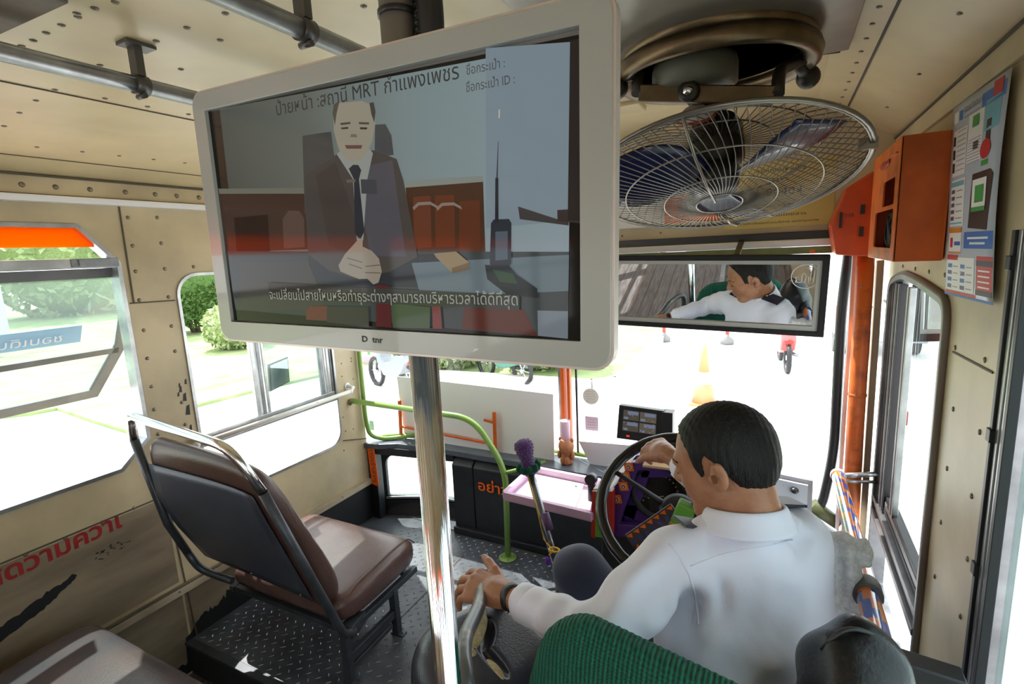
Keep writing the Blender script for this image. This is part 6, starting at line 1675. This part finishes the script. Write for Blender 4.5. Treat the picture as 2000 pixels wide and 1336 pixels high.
# slatted fence panel behind the left end of the windscreen
fp = atZ(735, 728, GZ)
m = M()
for i in range(16): m.bar((fp.x - 1.0 + i * .13, fp.y + .6, GZ + .25), (fp.x - .93 + i * .13, fp.y + .6, GZ + 1.7), .06, .02, up=(0, 1, 0), mi=i % 2)
m.bar((fp.x - 1.1, fp.y + .6, GZ + .12), (fp.x + 1.2, fp.y + .6, GZ + .12), .1, .24, up=(0, 0, 1), mi=2)
tag(mk('slat_fence', m, [mat('fence_green', (.12, .35, .12), rough=.6), mat('fence_pale', (.6, .65, .55), rough=.6), mat('planter_pink', (.6, .35, .5), rough=.6)]), 'green slatted fence on a pink kerb behind the parked grey motorcycle', 'fence')
# cones
cone_o = mat('cone_orange', (.90, .28, .13), rough=.6); cone_w = mat('cone_white', (.85, .85, .85), rough=.6)
def tcone(px, py, h, label):
    p = atZ(px, py, GZ); t = thing('traffic_cone', p, label, 'cone', None)
    m = M(); m.lathe([(.19 * h, 0.03), (.12 * h, .35 * h)], p, seg=20); m.lathe([(.09 * h, .55 * h), (.03 * h, h), (0, h)], p, seg=20); m.box(p + V3((0, 0, .015)), (.42 * h, .42 * h, .03)); mk('body', m, cone_o, t)
    m = M(); m.lathe([(.12 * h, .35 * h), (.09 * h, .55 * h)], p, seg=20); mk('white_band', m, cone_w, t)
tcone(1374, 788, .95, 'orange and white traffic cone on the road right ahead of the bus')
# bollards
def bollard(px, py, label):
    p = atZ(px, py, GZ); t = thing('bollard', p, label, 'bollard')
    m = M(); m.lathe([(.16, 0), (.17, .1), (.06, .2), (.05, .25)], p, seg=16); mk('base', m, mat('bollard_base', (.2, .2, .2), rough=.7), t)
    m = M(); m.tube([p + V3((0, 0, .2)), p + V3((0, 0, .8))], .045, 12); mk('post', m, mat('bollard_red', (.8, .08, .06), rough=.5), t)
    m = M(); m.tube([p + V3((0, 0, .45)), p + V3((0, 0, .55))], .048, 12); mk('reflector_band', m, cone_w, t)
bollard(1297, 667, 'red and white bollard at the far end of the kerb'); bollard(1420, 672, 'red and white bollard in the road behind the traffic cone')
# motorcycles
def moto(px, py, ang, paint, label, sc=1., rider=False):
    p = atZ(px, py, GZ); t = thing('motorcycle', p, label, 'motorcycle')
    R = Matrix.Rotation(ang, 3, 'Z')
    def T(x, y, z): return p + R @ V3((x, y, z)) * sc
    ax = R @ V3((1, 0, 0))
    for y in (-.62, .62):
        m = M(); ring_ = [T(0, y + .27 * math.cos(a * PI / 10), .29 + .27 * math.sin(a * PI / 10)) for a in range(20)]
        m.tube(ring_, .045 * sc, 8, closed=True); mk('tyre', m, black_rub, t)
        m = M(); m.lathe([(.05 * sc, -.03), (.05 * sc, .03)], T(0, y, .29), ax, seg=12)
        for a in range(6): m.bar(T(0, y, .29), T(0, y + .24 * math.cos(a * PI / 3), .29 + .24 * math.sin(a * PI / 3)), .015, .015)
        mk('wheel', m, alu, t)
    m = M(); prof = [(-.72, .62), (-.55, .42), (-.15, .30), (.12, .30), (.32, .52), (.40, .92), (.30, .98), (.18, .62), (-.05, .52), (-.25, .68), (-.62, .78)]
    m.prism(prof, None, lambda u, v, w: T(w, u, v), -.13, .13); mk('fairing', m, paint, t, bevel=.03)
    m = M(); m.ball(T(0, -.32, .80), (.15 * sc, .34 * sc, .07 * sc), rot=R); mk('seat', m, black_pl, t)
    m = M(); m.tube([T(-.32, .28, 1.05), T(-.12, .36, 1.0), T(.12, .36, 1.0), T(.32, .28, 1.05)], .016 * sc, 8); m.tube([T(0, .62, .29), T(0, .40, .98)], .03 * sc, 8)
    mk('handlebar', m, steel_pt, t)
    for s in (-1, 1):
        m = M(); m.tube([T(s * .25, .30, 1.03), T(s * .30, .28, 1.2)], .008 * sc, 6); m.ball(T(s * .31, .28, 1.23), (.06 * sc, .015 * sc, .045 * sc), rot=R); mk('wing_mirror', m, black_pl, t)
    m = M(); m.ball(T(0, -.76, .62), (.08 * sc, .03 * sc, .05 * sc)); mk('tail_light', m, mat('tail_red', (.8, .02, .02), rough=.3), t)
    m = M(); m.tube([T(.12, -.1, .28), T(.14, -.7, .36)], .04 * sc, 8); mk('exhaust', m, alu_dark, t)
    return t
moto(1530, 714, .1, mat('scooter_red', (.75, .12, .12), rough=.3), 'red and white scooter on the road ahead under the mirror', 1.0)
moto(768, 762, 1.2, mat('moto_grey', (.25, .27, .3), rough=.3), 'grey motorcycle parked by the fence behind the chrome pole', 1.0)
moto(985, 742, 1.2, mat('moto_green', (.06, .2, .16), rough=.3), 'dark green motorcycle parked beyond the white board', .9)
# white van ahead on the right
van = thing('van', (1.55, 13.5, GZ), 'white van driving ahead beyond the long mirror', 'van')
m = M(); m.prism([(-.82, .45), (.82, .45), (.84, 1.2), (.7, 1.95), (-.7, 1.95), (-.84, 1.2)], None, lambda u, v, w: (1.85 + u, 12.9 + w, GZ + v), 0, 4.2); mk('body', m, mat('van_white', (.85, .87, .9), rough=.3), van, bevel=.06)
m = M(); m.prism([(-.66, 1.25), (.66, 1.25), (.58, 1.8), (-.58, 1.8)], None, lambda u, v, w: (1.85 + u, 12.86 - w * .01, GZ + v), 0, 1); mk('rear_window', m, mat('tinted', (.5, .55, .6), rough=.1), van)
m = M(); m.box((1.85, 12.85, GZ + .45), (1.6, .12, .22)); mk('bumper', m, mat('bumper_grey', (.28, .3, .34), rough=.5), van, bevel=.03)
for s in (-1, 1):
    m = M(); m.lathe([(.3, -.1), (.3, .1)], (1.85 + s * .68, 13.5, GZ + .3), (1, 0, 0), seg=20); mk('wheel', m, black_rub, van)
    m = M(); m.box((1.85 + s * .74, 12.86, GZ + .95), (.12, .06, .3)); mk('tail_light', m, MATS['tail_red'], van)
# outside mirrors on the right
om = thing('side_mirror', (.47, 2.1, 1.2), 'tall black outside mirror with rounded ends above an amber reflector', 'mirror')
def plate_m(a, b, c, d, off, mt, nm, par, thick=.012, wid=0):
    m = M(); g = (a + b + c + d) / 4
    P = [g + (p - g) * (1 - wid) + off for p in (a, b, c, d)]
    n = (P[1] - P[0]).cross(P[2] - P[0]).normalized(); U = (P[1] - P[0]); W = (P[3] - P[0])
    lp = rrect(0, 0, 1, 1, .18, 5)
    m.prism(lp, None, lambda u, v, w: P[0] + U * u + W * v + n * w, 0, thick); return mk(nm, m, mt, par)
yy = 2.16
oc = atY(1753, 720, yy); on_ = ((CAM - oc).normalized() + (V3((.0, 1.1, .98)) - oc).normalized()).normalized()
def opl(px, py): r = ray(px, py); return CAM + r * ((oc - CAM).dot(on_) / r.dot(on_))
a, b, c, d = opl(1738, 640), opl(1772, 640), opl(1768, 800), opl(1734, 800)
plate_m(a, b, c, d, V3((0, 0, 0)), black_pl, 'mirror_housing', om, .03)
plate_m(a, b, c, d, on_ * .004, mirror_mat(), 'mirror_glass', om, .002, .1)
p0 = atY(1765, 560, yy + .03)
m = M(); m.tube([atY(1752, 545, yy + .03), atY(1755, 600, yy + .03), atY(1752, 800, yy + .03)], .007, 8); m.box(atY(1752, 578, yy + .02), (.04, .02, .06)); m.box(atY(1758, 613, yy + .02), (.035, .02, .025)); mk('mirror_arm', m, black_pl, om)
m = M(); m.box(atY(1757, 815, yy), (.045, .02, .05)); mk('orange_reflector', m, mat('amber_reflector', (.25, .05, .02), rough=.4), om)
# second interior mirror turned towards the driver's shoulder
# ---------------------------------------------------------------- camera, light, view
cd = bpy.data.cameras.new('camera'); co = bpy.data.objects.new('camera', cd); COL.objects.link(co)
cd.sensor_width = 36; cd.lens = 36 * F / 2000; cd.clip_start = .02; cd.clip_end = 300
co.matrix_world = Matrix.Translation(CAM) @ RC.to_4x4()
SC.camera = co
w = bpy.data.worlds.new('world'); SC.world = w; w.use_nodes = True
bg = w.node_tree.nodes['Background']; bg.inputs[0].default_value = (.93, .97, 1, 1); bg.inputs[1].default_value = 3.0
sd = bpy.data.lights.new('sun', 'SUN'); sd.energy = 8; sd.angle = .01; sd.color = (1, .96, .88)
so = bpy.data.objects.new('sun', sd); COL.objects.link(so)
so.rotation_euler = V3((.55, -.35, -1)).to_track_quat('-Z', 'Y').to_euler()
vs = SC.view_settings; vs.view_transform = 'Standard'; vs.look = 'None'; vs.gamma = 1; vs.use_curve_mapping = False; vs.exposure = EXPO
cy = SC.cycles; cy.max_bounces = 10; cy.diffuse_bounces = 6; cy.glossy_bounces = 5; cy.transparent_max_bounces = 12; cy.transmission_bounces = 6
cy.caustics_reflective = False; cy.caustics_refractive = False; cy.sample_clamp_indirect = 12; cy.use_denoising = True
